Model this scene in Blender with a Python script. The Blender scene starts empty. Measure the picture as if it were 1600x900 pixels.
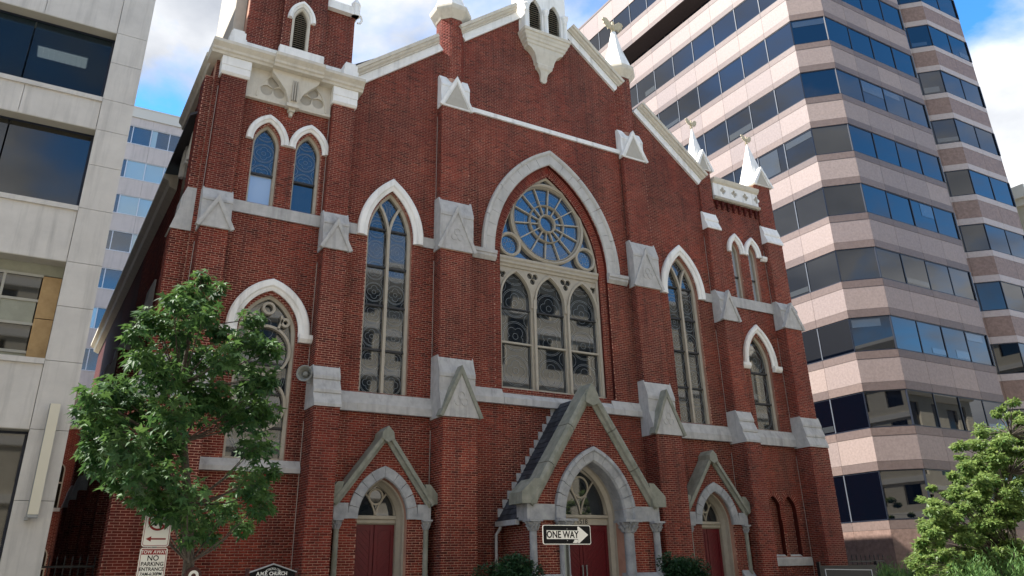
import bpy, bmesh, math, random
import numpy as np
from mathutils import Matrix, Vector
from mathutils.geometry import delaunay_2d_cdt

random.seed(7)
SC = bpy.context.scene
COL = SC.collection
R = math.radians

# ------------------------------------------------------------------ camera
# facade plane is y = 0, x runs along the street, camera stands on the far pavement
CX, CY, CZ = -14.9, -22.0, 1.6
YAW, PITCH, ROLL = 0.54493172, 0.42121943, 0.02154738
fwd = Vector((math.sin(YAW)*math.cos(PITCH), math.cos(YAW)*math.cos(PITCH), math.sin(PITCH)))
r0 = Vector((math.cos(YAW), -math.sin(YAW), 0.0))
d0 = fwd.cross(r0)
cr = r0*math.cos(ROLL) + d0*math.sin(ROLL)
cd = -r0*math.sin(ROLL) + d0*math.cos(ROLL)
cam = bpy.data.cameras.new('camera')
cam.sensor_fit = 'HORIZONTAL'; cam.sensor_width = 36.0
cam.lens = 1255.3/1600*36.0
cam.shift_y = -112.57/1600
cam.clip_end = 3000
camo = bpy.data.objects.new('camera', cam); COL.objects.link(camo)
camo.matrix_world = Matrix(((cr.x, -cd.x, -fwd.x, CX), (cr.y, -cd.y, -fwd.y, CY), (cr.z, -cd.z, -fwd.z, CZ), (0, 0, 0, 1)))
SC.camera = camo

# ------------------------------------------------------------------ sky and sun
SUN = Vector((-0.58, 0.30, 0.76)).normalized()
W = bpy.data.worlds.new('World'); SC.world = W; W.use_nodes = True
nt = W.node_tree; nt.nodes.clear()
def N(t, **k):
    n = nt.nodes.new(t)
    for a, b in k.items(): setattr(n, a, b)
    return n
out = N('ShaderNodeOutputWorld'); bg = N('ShaderNodeBackground'); bg.inputs['Strength'].default_value = 0.15
sky = N('ShaderNodeTexSky', sky_type='NISHITA', sun_disc=False, sun_elevation=math.asin(SUN.z),
        sun_rotation=math.atan2(SUN.x, SUN.y), altitude=50.0, air_density=1.0, dust_density=0.2, ozone_density=2.5)
tc = N('ShaderNodeTexCoord'); sep = N('ShaderNodeSeparateXYZ'); nt.links.new(tc.outputs['Generated'], sep.inputs[0])
zc = N('ShaderNodeMath', operation='MAXIMUM'); zc.inputs[1].default_value = 0.02; nt.links.new(sep.outputs['Z'], zc.inputs[0])
za = N('ShaderNodeMath', operation='ADD'); za.inputs[1].default_value = 0.25; nt.links.new(zc.outputs[0], za.inputs[0])
dx = N('ShaderNodeMath', operation='DIVIDE'); nt.links.new(sep.outputs['X'], dx.inputs[0]); nt.links.new(za.outputs[0], dx.inputs[1])
dy = N('ShaderNodeMath', operation='DIVIDE'); nt.links.new(sep.outputs['Y'], dy.inputs[0]); nt.links.new(za.outputs[0], dy.inputs[1])
cmb = N('ShaderNodeCombineXYZ'); nt.links.new(dx.outputs[0], cmb.inputs['X']); nt.links.new(dy.outputs[0], cmb.inputs['Y'])
cmb.inputs['Z'].default_value = 2.1
n1 = N('ShaderNodeTexNoise'); n1.inputs['Scale'].default_value = 1.7; n1.inputs['Detail'].default_value = 11; n1.inputs['Roughness'].default_value = 0.56
n1.inputs['Distortion'].default_value = 0.25
nt.links.new(cmb.outputs[0], n1.inputs['Vector'])
rp = N('ShaderNodeValToRGB'); rp.color_ramp.elements[0].position = 0.425; rp.color_ramp.elements[1].position = 0.565
rp.color_ramp.elements[0].color = (0, 0, 0, 1); rp.color_ramp.elements[1].color = (1, 1, 1, 1)
nt.links.new(n1.outputs[0], rp.inputs[0])
n2 = N('ShaderNodeTexNoise'); n2.inputs['Scale'].default_value = 3.6; n2.inputs['Detail'].default_value = 8
nt.links.new(cmb.outputs[0], n2.inputs['Vector'])
r2 = N('ShaderNodeValToRGB'); r2.color_ramp.elements[0].position = 0.38; r2.color_ramp.elements[1].position = 0.70
r2.color_ramp.elements[0].color = (1.15, 1.23, 1.38, 1); r2.color_ramp.elements[1].color = (2.55, 2.57, 2.6, 1)
nt.links.new(n2.outputs[0], r2.inputs[0])
mx = N('ShaderNodeMix', data_type='RGBA'); nt.links.new(rp.outputs[0], mx.inputs[0]); hsv = N('ShaderNodeHueSaturation'); hsv.inputs['Saturation'].default_value = 1.32; hsv.inputs['Value'].default_value = 0.76; nt.links.new(sky.outputs[0], hsv.inputs['Color']); nt.links.new(hsv.outputs[0], mx.inputs[6]); nt.links.new(r2.outputs[0], mx.inputs[7])
nt.links.new(mx.outputs[2], bg.inputs['Color']); nt.links.new(bg.outputs[0], out.inputs[0])

sl = bpy.data.lights.new('sun', 'SUN'); sl.energy = 3.8; sl.angle = R(0.6); sl.color = (1.0, 0.955, 0.89)
so = bpy.data.objects.new('sun', sl); COL.objects.link(so)
so.rotation_euler = SUN.to_track_quat('Z', 'Y').to_euler(); so.location = (-40, 20, 60)

SC.view_settings.view_transform = 'Standard'; SC.view_settings.look = 'None'
SC.view_settings.exposure = 1.78; SC.view_settings.gamma = 1.0
SC.cycles.max_bounces = 6; SC.cycles.diffuse_bounces = 3; SC.cycles.glossy_bounces = 4
SC.cycles.transparent_max_bounces = 6
SC.cycles.use_denoising = True

# ------------------------------------------------------------------ materials
MAT = {}
def mat(name, col, rough=0.8, noise=None, scale=8.0, col2=None, bump=0.0, bscale=40.0, spec=0.4, metal=0.0, ior=1.45, streak=None, tint=None, coat=0.0, patch=None):
    """col mixed to col2 by object-space noise; optional fine bump; optional vertical streaks; optional per-face tint attribute"""
    m = bpy.data.materials.new(name); m.use_nodes = True
    t = m.node_tree; b = t.nodes['Principled BSDF']
    def nn(k, **kw):
        n = t.nodes.new(k)
        for a, c in kw.items(): setattr(n, a, c)
        return n
    L = t.links.new
    g = nn('ShaderNodeNewGeometry')
    b.inputs['Roughness'].default_value = rough; b.inputs['Metallic'].default_value = metal
    b.inputs['Specular IOR Level'].default_value = spec; b.inputs['IOR'].default_value = ior
    b.inputs['Base Color'].default_value = (*col, 1)
    last = None
    if col2 is not None:
        no = nn('ShaderNodeTexNoise'); no.inputs['Scale'].default_value = scale; no.inputs['Detail'].default_value = 6; no.inputs['Roughness'].default_value = 0.62
        L(g.outputs['Position'], no.inputs['Vector'])
        ra = nn('ShaderNodeValToRGB'); ra.color_ramp.elements[0].position = 0.34; ra.color_ramp.elements[1].position = 0.68
        ra.color_ramp.elements[0].color = (*col, 1); ra.color_ramp.elements[1].color = (*col2, 1)
        L(no.outputs[0], ra.inputs[0]); last = ra.outputs[0]
    if streak is not None:      # weather stains running down
        mp = nn('ShaderNodeMapping'); mp.inputs['Scale'].default_value = (3.2, 3.2, 0.22); L(g.outputs['Position'], mp.inputs[0])
        no = nn('ShaderNodeTexNoise'); no.inputs['Scale'].default_value = 1.3; no.inputs['Detail'].default_value = 7; no.inputs['Roughness'].default_value = 0.65
        L(mp.outputs[0], no.inputs['Vector'])
        ra = nn('ShaderNodeValToRGB'); ra.color_ramp.elements[0].position = 0.50; ra.color_ramp.elements[1].position = 0.74
        ra.color_ramp.elements[0].color = (0, 0, 0, 1); ra.color_ramp.elements[1].color = (1, 1, 1, 1); L(no.outputs[0], ra.inputs[0])
        mu = nn('ShaderNodeMath', operation='MULTIPLY'); mu.inputs[1].default_value = streak[1]; L(ra.outputs[0], mu.inputs[0])
        mi = nn('ShaderNodeMix', data_type='RGBA'); L(mu.outputs[0], mi.inputs[0])
        if last: L(last, mi.inputs[6])
        else: mi.inputs[6].default_value = (*col, 1)
        mi.inputs[7].default_value = (*streak[0], 1); last = mi.outputs[2]
    if tint is not None:
        at = nn('ShaderNodeAttribute', attribute_name='tint')
        ra = nn('ShaderNodeValToRGB'); ra.color_ramp.interpolation = 'LINEAR'
        els = ra.color_ramp.elements
        els[0].position = 0; els[0].color = (*tint[0], 1); els[1].position = 1; els[1].color = (*tint[-1], 1)
        for i in range(1, len(tint)-1):
            e = els.new(i/(len(tint)-1)); e.color = (*tint[i], 1)
        L(at.outputs['Fac'], ra.inputs[0])
        mi = nn('ShaderNodeMix', data_type='RGBA', blend_type='MULTIPLY'); mi.inputs[0].default_value = 1.0
        if last: L(last, mi.inputs[6])
        else: mi.inputs[6].default_value = (*col, 1)
        L(ra.outputs[0], mi.inputs[7]); last = mi.outputs[2]
    if patch:       # broad weathered areas
        no = nn('ShaderNodeTexNoise'); no.inputs['Scale'].default_value = patch[0]; no.inputs['Detail'].default_value = 4; no.inputs['Roughness'].default_value = 0.55
        mp = nn('ShaderNodeMapping'); mp.inputs['Scale'].default_value = (1.0, 1.0, 0.55); L(g.outputs['Position'], mp.inputs[0]); L(mp.outputs[0], no.inputs['Vector'])
        ra = nn('ShaderNodeValToRGB'); ra.color_ramp.elements[0].position = 0.36; ra.color_ramp.elements[1].position = 0.64
        ra.color_ramp.elements[0].color = (*patch[1], 1); ra.color_ramp.elements[1].color = (*patch[2], 1); L(no.outputs[0], ra.inputs[0])
        mi = nn('ShaderNodeMix', data_type='RGBA', blend_type='MULTIPLY'); mi.inputs[0].default_value = 1.0; L(last, mi.inputs[6]); L(ra.outputs[0], mi.inputs[7]); last = mi.outputs[2]
    if last: L(last, b.inputs['Base Color'])
    if bump > 0:
        no = nn('ShaderNodeTexNoise'); no.inputs['Scale'].default_value = bscale; no.inputs['Detail'].default_value = 5
        L(g.outputs['Position'], no.inputs['Vector'])
        bu = nn('ShaderNodeBump'); bu.inputs['Strength'].default_value = bump; bu.inputs['Distance'].default_value = 0.01
        L(no.outputs[0], bu.inputs['Height']); L(bu.outputs[0], b.inputs['Normal'])
    if coat: b.inputs['Coat Weight'].default_value = coat
    MAT[name] = m
    return m

BT = [(0.45, 0.42, 0.45), (0.80, 0.75, 0.75), (1.0, 1.0, 1.0), (1.18, 1.25, 1.2), (1.45, 2.0, 1.9)]
mat('brick', (0.205, 0.0305, 0.0175), 0.85, col2=(0.140, 0.0235, 0.0155), scale=0.8, bump=0.25, bscale=90, streak=((0.045, 0.018, 0.015), 0.75), tint=BT, spec=0.25, patch=(0.38, (0.66, 0.66, 0.70), (1.15, 1.12, 1.08)))
mat('mortar', (0.52, 0.30, 0.22), 0.95, col2=(0.36, 0.195, 0.14), scale=1.2, patch=(0.5, (0.7, 0.7, 0.72), (1.1, 1.1, 1.08)), streak=((0.10, 0.065, 0.055), 0.5), spec=0.1)
mat('stone', (0.47, 0.455, 0.43), 0.85, col2=(0.375, 0.365, 0.345), scale=5, bump=0.2, bscale=60, streak=((0.20, 0.195, 0.185), 0.7))
mat('pale_stone', (0.50, 0.485, 0.45), 0.85, col2=(0.42, 0.405, 0.375), scale=4, bump=0.2, bscale=60, streak=((0.26, 0.255, 0.24), 0.5))
mat('mossy_stone', (0.27, 0.265, 0.22), 0.9, col2=(0.17, 0.175, 0.135), scale=4, bump=0.3, bscale=50, streak=((0.14, 0.145, 0.105), 0.7))
mat('arch_marble', (0.36, 0.36, 0.355), 0.7, col2=(0.22, 0.225, 0.23), scale=3.5, bump=0.15, streak=((0.18, 0.18, 0.18), 0.4))
mat('white_trim', (0.82, 0.80, 0.75), 0.75, col2=(0.74, 0.72, 0.67), scale=2.5, bump=0.25, bscale=25, streak=((0.40, 0.375, 0.33), 0.6))
mat('cream_trim', (0.60, 0.55, 0.45), 0.7, col2=(0.54, 0.49, 0.40), scale=4, bump=0.1, streak=((0.34, 0.30, 0.235), 0.5))
mat('beige_trim', (0.44, 0.40, 0.33), 0.8, col2=(0.39, 0.355, 0.29), scale=5, bump=0.1)
mat('tan_frame', (0.40, 0.36, 0.285), 0.6, col2=(0.35, 0.31, 0.245), scale=6)
mat('sealant', (0.40, 0.34, 0.30), 0.7)
mat('dark_bar', (0.035, 0.034, 0.034), 0.5)
mat('lead', (0.27, 0.29, 0.30), 0.55)
mat('lead_dark', (0.10, 0.11, 0.12), 0.5)
mat('church_glass', (0.007, 0.011, 0.016), 0.025, col2=(0.026, 0.030, 0.031), scale=3.2, ior=1.6, spec=0.9)
mat('rose_glass', (0.016, 0.034, 0.070), 0.05, col2=(0.03, 0.05, 0.085), scale=4, ior=1.65, spec=1.0)
mat('whitened_glass', (0.34, 0.38, 0.42), 0.05, ior=1.8, spec=1.0)  # whitened base; on the left tower it stands in for reflected cloud
mat('slate', (0.022, 0.027, 0.034), 0.6, col2=(0.045, 0.05, 0.06), scale=7, tint=[(0.6, 0.6, 0.6), (1.5, 1.5, 1.5)])
mat('roofing', (0.06, 0.06, 0.065), 0.8)
mat('door_red', (0.125, 0.009, 0.013), 0.45, col2=(0.10, 0.008, 0.012), scale=5)
mat('louver', (0.52, 0.47, 0.38), 0.7)
mat('black', (0.008, 0.008, 0.008), 0.6)
mat('black_metal', (0.010, 0.010, 0.011), 0.4)
mat('flashing', (0.42, 0.42, 0.42), 0.6, col2=(0.30, 0.30, 0.30))
mat('horn_grey', (0.22, 0.22, 0.20), 0.5)
mat('gold_paint', (0.50, 0.43, 0.29), 0.5, col2=(0.38, 0.31, 0.19), scale=20)
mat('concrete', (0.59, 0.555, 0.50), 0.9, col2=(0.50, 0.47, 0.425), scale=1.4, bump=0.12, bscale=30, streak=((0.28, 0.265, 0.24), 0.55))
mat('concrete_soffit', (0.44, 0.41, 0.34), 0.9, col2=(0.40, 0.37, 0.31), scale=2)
mat('plywood', (0.42, 0.28, 0.13), 0.8, col2=(0.34, 0.215, 0.095), scale=6)
mat('garage_panel', (0.30, 0.30, 0.23), 0.7, col2=(0.24, 0.24, 0.185), scale=3)
mat('left_glass', (0.016, 0.026, 0.033), 0.03, ior=1.5, spec=0.7)
mat('bronze_glass', (0.014, 0.013, 0.009), 0.03, ior=1.55, spec=0.8)
mat('panel_cream', (0.62, 0.57, 0.44), 0.5)
mat('sash_tan', (0.36, 0.34, 0.28), 0.6)
mat('beige_wall', (0.52, 0.475, 0.46), 0.9, col2=(0.46, 0.42, 0.41), scale=1.0, streak=((0.30, 0.275, 0.265), 0.6))
mat('beige_parapet', (0.55, 0.54, 0.50), 0.9)
mat('alu', (0.55, 0.57, 0.60), 0.4, metal=0.3)
mat('bg_glass', (0.03, 0.045, 0.06), 0.03, ior=1.7, spec=1.0)
mat('bg_glass_pale', (0.26, 0.36, 0.38), 0.05, ior=1.9, spec=1.0)
mat('granite', (0.305, 0.242, 0.222), 0.55, col2=(0.235, 0.184, 0.168), scale=9, bump=0.05, streak=((0.24, 0.19, 0.17), 0.35), tint=[(0.82, 0.82, 0.84), (1.08, 1.06, 1.03)])
mat('granite_dark', (0.175, 0.130, 0.116), 0.5, col2=(0.13, 0.095, 0.085), scale=8, streak=((0.13, 0.10, 0.09), 0.35), tint=[(0.8, 0.8, 0.82), (1.12, 1.1, 1.07)])
mat('granite_brown', (0.255, 0.17, 0.14), 0.5, col2=(0.16, 0.105, 0.085), scale=6)
mat('granite_pale', (0.42, 0.36, 0.34), 0.5, col2=(0.36, 0.30, 0.285), scale=8)
mat('office_glass', (0.0012, 0.0025, 0.006), 0.015, ior=1.55, spec=0.8)
mat('blind_glass', (0.035, 0.040, 0.044), 0.02, ior=1.6, spec=0.9)
mat('mullion_dark', (0.012, 0.016, 0.028), 0.4)
mat('mullion_grey', (0.10, 0.11, 0.13), 0.45)
mat('limestone', (0.62, 0.565, 0.45), 0.9, col2=(0.54, 0.49, 0.385), scale=1.2)
mat('limestone_pale', (0.72, 0.69, 0.62), 0.9)
mat('asphalt', (0.085, 0.083, 0.080), 0.9, col2=(0.11, 0.108, 0.105), scale=3, bump=0.3, bscale=60)
mat('pavement', (0.44, 0.42, 0.38), 0.9, col2=(0.36, 0.345, 0.31), scale=2)
mat('kerb', (0.36, 0.355, 0.35), 0.85)
mat('earth', (0.10, 0.085, 0.06), 1.0, col2=(0.07, 0.08, 0.04), scale=1.5)
mat('paint_white', (0.78, 0.78, 0.76), 0.6)
mat('bark', (0.085, 0.070, 0.055), 0.95, col2=(0.045, 0.037, 0.03), scale=25, bump=0.6, bscale=40)
mat('sign_white', (0.72, 0.72, 0.68), 0.45)
mat('sign_black', (0.004, 0.004, 0.005), 0.6, spec=0.2)
mat('sign_red', (0.25, 0.012, 0.014), 0.45)
mat('sign_text_red', (0.22, 0.012, 0.012), 0.5)
mat('steel', (0.28, 0.29, 0.29), 0.5, metal=0.7)
mat('post_dark', (0.035, 0.040, 0.036), 0.5)
mat('red_brown', (0.050, 0.014, 0.012), 0.6)

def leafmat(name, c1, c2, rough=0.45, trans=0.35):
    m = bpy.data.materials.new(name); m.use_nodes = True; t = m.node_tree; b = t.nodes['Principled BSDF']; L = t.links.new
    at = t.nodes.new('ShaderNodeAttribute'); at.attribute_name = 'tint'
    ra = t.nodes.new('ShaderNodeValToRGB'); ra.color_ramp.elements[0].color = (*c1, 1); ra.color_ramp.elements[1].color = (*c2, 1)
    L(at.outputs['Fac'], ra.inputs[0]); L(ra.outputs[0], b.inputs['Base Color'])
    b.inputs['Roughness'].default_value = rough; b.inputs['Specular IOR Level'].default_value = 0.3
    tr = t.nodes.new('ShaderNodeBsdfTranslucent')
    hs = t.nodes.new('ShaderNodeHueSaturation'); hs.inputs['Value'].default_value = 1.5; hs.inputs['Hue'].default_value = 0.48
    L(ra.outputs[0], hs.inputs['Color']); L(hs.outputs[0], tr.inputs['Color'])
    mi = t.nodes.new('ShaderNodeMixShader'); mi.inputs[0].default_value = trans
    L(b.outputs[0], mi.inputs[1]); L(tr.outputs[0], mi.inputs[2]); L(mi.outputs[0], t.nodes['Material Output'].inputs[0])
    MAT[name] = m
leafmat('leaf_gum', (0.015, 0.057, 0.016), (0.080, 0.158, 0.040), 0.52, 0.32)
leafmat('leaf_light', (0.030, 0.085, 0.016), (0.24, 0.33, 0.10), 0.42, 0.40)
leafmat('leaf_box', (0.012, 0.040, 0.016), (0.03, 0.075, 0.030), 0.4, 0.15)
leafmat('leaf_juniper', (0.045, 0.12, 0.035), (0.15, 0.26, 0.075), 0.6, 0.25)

# ------------------------------------------------------------------ mesh helpers
class MB:
    def __init__(s): s.v = []; s.f = []; s.t = []
    def add(s, v, f, tint=None):
        o = len(s.v); s.v += [tuple(p) for p in v]; s.f += [tuple(i+o for i in q) for q in f]
        s.t += [0.5 if tint is None else tint]*len(f)
        return s
    def box(s, x0, x1, y0, y1, z0, z1, tint=None, T=None):
        v = [(x0,y0,z0),(x1,y0,z0),(x1,y1,z0),(x0,y1,z0),(x0,y0,z1),(x1,y0,z1),(x1,y1,z1),(x0,y1,z1)]
        if T: v = [T(*p) for p in v]
        return s.add(v, [(0,3,2,1),(4,5,6,7),(0,1,5,4),(1,2,6,5),(2,3,7,6),(3,0,4,7)], tint)
    def obj(s, name, m, parent=None, kind=None, smooth=False, fix=True):
        me = bpy.data.meshes.new(name); me.from_pydata(s.v, [], s.f)
        if len(set(s.t)) > 1 or (s.t and s.t[0] != 0.5):
            a = me.attributes.new('tint', 'FLOAT', 'FACE'); a.data.foreach_set('value', np.array(s.t, 'f'))
        if fix:
            bm = bmesh.new(); bm.from_mesh(me); bmesh.ops.recalc_face_normals(bm, faces=bm.faces); bm.to_mesh(me); bm.free()
        if m: me.materials.append(MAT[m] if isinstance(m, str) else m)
        if smooth:
            for p in me.polygons: p.use_smooth = True
        o = bpy.data.objects.new(name, me); COL.objects.link(o)
        if parent: attach(o, parent)
        if kind: o['kind'] = kind
        return o
def attach(o, p):
    o.parent = p
    if p.type == 'EMPTY': o.matrix_parent_inverse = Matrix.Translation(-p.location)
def tag(o, label, cat, group=None):
    o['label'] = label; o['category'] = cat
    if group: o['group'] = group
    return o
def thing(name, loc, label, cat, group=None):
    o = bpy.data.objects.new(name, None); COL.objects.link(o); o.location = loc
    return tag(o, label, cat, group)
def struct(o): o['kind'] = 'structure'; return o

def area2(p): return sum(a[0]*b[1]-b[0]*a[1] for a, b in zip(p, p[1:]+p[:1]))
def inpoly(x, z, p):
    c = False; j = len(p)-1
    for i in range(len(p)):
        if (p[i][1] > z) != (p[j][1] > z) and x < (p[j][0]-p[i][0])*(z-p[i][1])/(p[j][1]-p[i][1])+p[i][0]: c = not c
        j = i
    return c
def plate(mb, loops, y0, y1, T=None, tint=None):
    """flat slab between y0 (front) and y1 with holes; loops in (u, z)"""
    vs = []; es = []
    for lp in loops:
        o = len(vs); n = len(lp); vs += [Vector((p[0], p[1])) for p in lp]; es += [(o+i, o+(i+1) % n) for i in range(n)]
    V, E, F, _, _, _ = delaunay_2d_cdt(vs, es, [], 0, 1e-6)
    tri = []
    for f in F:
        cx = sum(V[i].x for i in f)/len(f); cz = sum(V[i].y for i in f)/len(f)
        if sum(inpoly(cx, cz, lp) for lp in loops) % 2: tri.append(tuple(f))
    n = len(V); T = T or (lambda u, y, z: (u, y, z))
    v = [T(p.x, y0, p.y) for p in V] + [T(p.x, y1, p.y) for p in V]
    cnt = {}
    for f in tri:
        for a, b in zip(f, f[1:]+f[:1]):
            k = (min(a, b), max(a, b)); cnt[k] = cnt.get(k, 0)+1
    fs = tri + [tuple(i+n for i in reversed(f)) for f in tri] + [(a, b, b+n, a+n) for (a, b), c in cnt.items() if c == 1]
    return mb.add(v, fs, tint)
def sweep(mb, path, prof, closed=False, T=None, tint=None, e0=None, e1=None):
    """sweep a profile of (offset outwards, y) along a path of (u, z); outward = left of travel"""
    n = len(path); P = [Vector(p) for p in path]; T = T or (lambda u, y, z: (u, y, z))
    V = []; m = len(prof)
    for i in range(n):
        a = P[i]-P[i-1] if (i > 0 or closed) else P[1]-P[0]
        b = P[(i+1) % n]-P[i] if (i < n-1 or closed) else P[-1]-P[-2]
        a = a.normalized(); b = b.normalized()
        na = Vector((-a.y, a.x)); nb = Vector((-b.y, b.x)); nn = (na+nb)
        if nn.length < 1e-6: nn = na
        nn = nn.normalized(); k = 1/max(0.35, nn.dot(na))
        if i == 0 and e0: nn = Vector(e0); k = 1/max(0.35, nn.dot(nb))
        if i == n-1 and e1: nn = Vector(e1); k = 1/max(0.35, nn.dot(na))
        for o, y in prof:
            q = P[i]+nn*(o*k); V.append(T(q.x, y, q.y))
    F = []
    for i in range(n if closed else n-1):
        j = (i+1) % n
        for a in range(m):
            b = (a+1) % m; F.append((i*m+a, i*m+b, j*m+b, j*m+a))
    if not closed: F += [tuple(range(m)), tuple((n-1)*m+a for a in reversed(range(m)))]
    return mb.add(V, F, tint)
def extrude_x(mb, prof, x0, x1, tint=None):
    """profile of (y, z) extruded along x"""
    n = len(prof)
    return mb.add([(x0, y, z) for y, z in prof]+[(x1, y, z) for y, z in prof],
                  [tuple(range(n)), tuple(n+i for i in reversed(range(n)))]+[(i, (i+1) % n, n+(i+1) % n, n+i) for i in range(n)], tint)
def extrude_y(mb, prof, y0, y1, tint=None):
    n = len(prof)
    return mb.add([(x, y0, z) for x, z in prof]+[(x, y1, z) for x, z in prof],
                  [tuple(range(n)), tuple(n+i for i in reversed(range(n)))]+[(i, (i+1) % n, n+(i+1) % n, n+i) for i in range(n)], tint)
def lathe(mb, prof, cx, cy, seg=12, rot=0.0, tint=None):
    """prof of (r, z)"""
    V = []; F = []; m = len(prof)
    for r, z in prof:
        for k in range(seg):
            a = 2*math.pi*k/seg+rot; V.append((cx+r*math.cos(a), cy+r*math.sin(a), z))
    for i in range(m-1):
        for k in range(seg):
            l = (k+1) % seg; F.append((i*seg+k, i*seg+l, (i+1)*seg+l, (i+1)*seg+k))
    F += [tuple(reversed(range(seg))), tuple((m-1)*seg+k for k in range(seg))]
    return mb.add(V, F, tint)
def tube(mb, pts, rad, seg=6, tint=None):
    pts = [Vector(p) for p in pts]; n = len(pts); V = []
    if not hasattr(rad, '__len__'): rad = [rad]*n
    for i in range(n):
        d = (pts[min(i+1, n-1)]-pts[max(i-1, 0)]).normalized()
        a = d.orthogonal().normalized() if i == 0 else (a-d*a.dot(d)).normalized()
        b = d.cross(a)
        for k in range(seg):
            t = 2*math.pi*k/seg; V.append(pts[i]+(a*math.cos(t)+b*math.sin(t))*rad[i])
    F = [(i*seg+k, i*seg+(k+1) % seg, (i+1)*seg+(k+1) % seg, (i+1)*seg+k) for i in range(n-1) for k in range(seg)]
    F += [tuple(reversed(range(seg))), tuple((n-1)*seg+k for k in range(seg))]
    return mb.add(V, F, tint)

def gothic(cx, w, zs, za, n=14):
    """pointed arch from left springing to right springing"""
    h = za-zs; r = (w*w+h*h)/(2*w); c = w-r
    a1 = math.atan2(h, -c) if r > w else math.atan2(h, -c)
    L = []
    for i in range(n+1):
        t = a1*i/n; L.append((cx-(c+r*math.cos(t)), zs+r*math.sin(t)))
    L[-1] = (cx, za)
    return L + [(2*cx-x, z) for x, z in reversed(L[:-1])]
def archpoly(cx, w, zb, zs, za, n=14): return [(cx-w, zb)]+gothic(cx, w, zs, za, n)+[(cx+w, zb)]
def circ(cx, cz, r, n=32, a0=0.0): return [(cx+r*math.cos(a0+2*math.pi*i/n), cz+r*math.sin(a0+2*math.pi*i/n)) for i in range(n)]
def foil(cx, cz, k, d, r, rot=math.pi/2, n=48):
    """k-foil outline: union of k circles round a centre"""
    P = []
    for i in range(n):
        t = 2*math.pi*i/n; best = 0.02
        for j in range(k):
            a = rot+2*math.pi*j/k; dd = d*math.cos(t-a); q = r*r-(d*math.sin(t-a))**2
            if q > 0: best = max(best, dd+math.sqrt(q))
        P.append((cx+best*math.cos(t), cz+best*math.sin(t)))
    return P
def clip_seg(path, poly):
    return [p for p in path if inpoly(p[0], p[1], poly)]

# ---- bricks
BL, BH, JT = 0.2176, 0.0639, 0.0120
BR = []     # (x, y, z) corner data of every brick: arrays of 8 verts
BRmeta = []
rb = np.random.default_rng(3)
def bricks(loops, y=0.0, o=None, ud=None, nd=None, proud=0.002, zmin=0.0, zmax=99, zofs=0.0):
    """lay running-bond bricks over a region of a vertical face; loops in (u, z).
    default face: u = x, outward = -y, at depth y.  otherwise origin o, direction ud, outward nd"""
    if o is None: o, ud, nd = (0, y, 0), (1, 0, 0), (0, -1, 0)
    o, ud, nd = map(np.array, (o, ud, nd)); o = o.astype(float)
    zs = [p[1] for lp in loops for p in lp]; lo, hi = max(min(zs), zmin), min(max(zs), zmax)
    k0, k1 = int(math.floor(lo/BH)), int(math.ceil(hi/BH))
    for k in range(k0, k1):
        z0, z1 = k*BH+JT/2, (k+1)*BH-JT/2; zm = (k+0.5)*BH
        if zm < lo or zm > hi: continue
        xs = []
        for lp in loops:
            for (ax, az), (bx, bz) in zip(lp, lp[1:]+lp[:1]):
                if (az > zm) != (bz > zm): xs.append(ax+(zm-az)/(bz-az)*(bx-ax))
        xs.sort()
        for a, b in zip(xs[::2], xs[1::2]):
            off = (k % 2)*BL/2 + (0.004*((k*37) % 7-3))
            i = math.floor((a-off)/BL)
            while off+i*BL < b:
                u0, u1 = off+i*BL+JT/2, off+(i+1)*BL-JT/2; i += 1
                full = u0 >= a and u1 <= b
                u0, u1 = max(u0, a), min(u1, b)
                if u1-u0 < 0.03: continue
                BRmeta.append((o, ud, nd, u0, u1, z0, z1, proud+abs(rb.normal(0, 0.0007)), full))
def radial_bricks(path, o0, o1, y, step=0.066):
    """soldier bricks standing round an arch path"""
    P = [Vector(p) for p in path]; acc = 0; out_ = []
    for a, b in zip(P, P[1:]):
        d = (b-a); l = d.length; t = d.normalized(); n = Vector((-t.y, t.x))
        while acc < l:
            c = a+t*acc
            out_.append((c, t, n)); acc += step
        acc -= l
    for a, b in zip(P, P[1:]):
        t = (b-a).normalized(); n = Vector((-t.y, t.x)); RMO.add([(q.x, y-0.0005, q.y) for q in (a+n*o0, b+n*o0, b+n*o1, a+n*o1)], [(0, 1, 2, 3)])
    for c, t, n in out_:
        hw = step/2-0.006
        q = [c-t*hw+n*o0, c+t*hw+n*o0, c+t*hw+n*o1, c-t*hw+n*o1]
        RBK.box0(q, y-0.003+rb.normal(0, 0.0004), y+0.02, float(np.clip(rb.normal(0.42, 0.14), 0, 1)))
class RB(MB):
    def box0(s, q, y0, y1, tint):
        s.add([(p.x, y0, p.y) for p in q]+[(p.x, y1, p.y) for p in q], [(0,3,2,1) if area2([(p.x,p.y) for p in q]) < 0 else (0,1,2,3),(0,1,5,4),(1,2,6,5),(2,3,7,6),(3,0,4,7)], tint)
RBK = RB()
RMO = MB()

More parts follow.
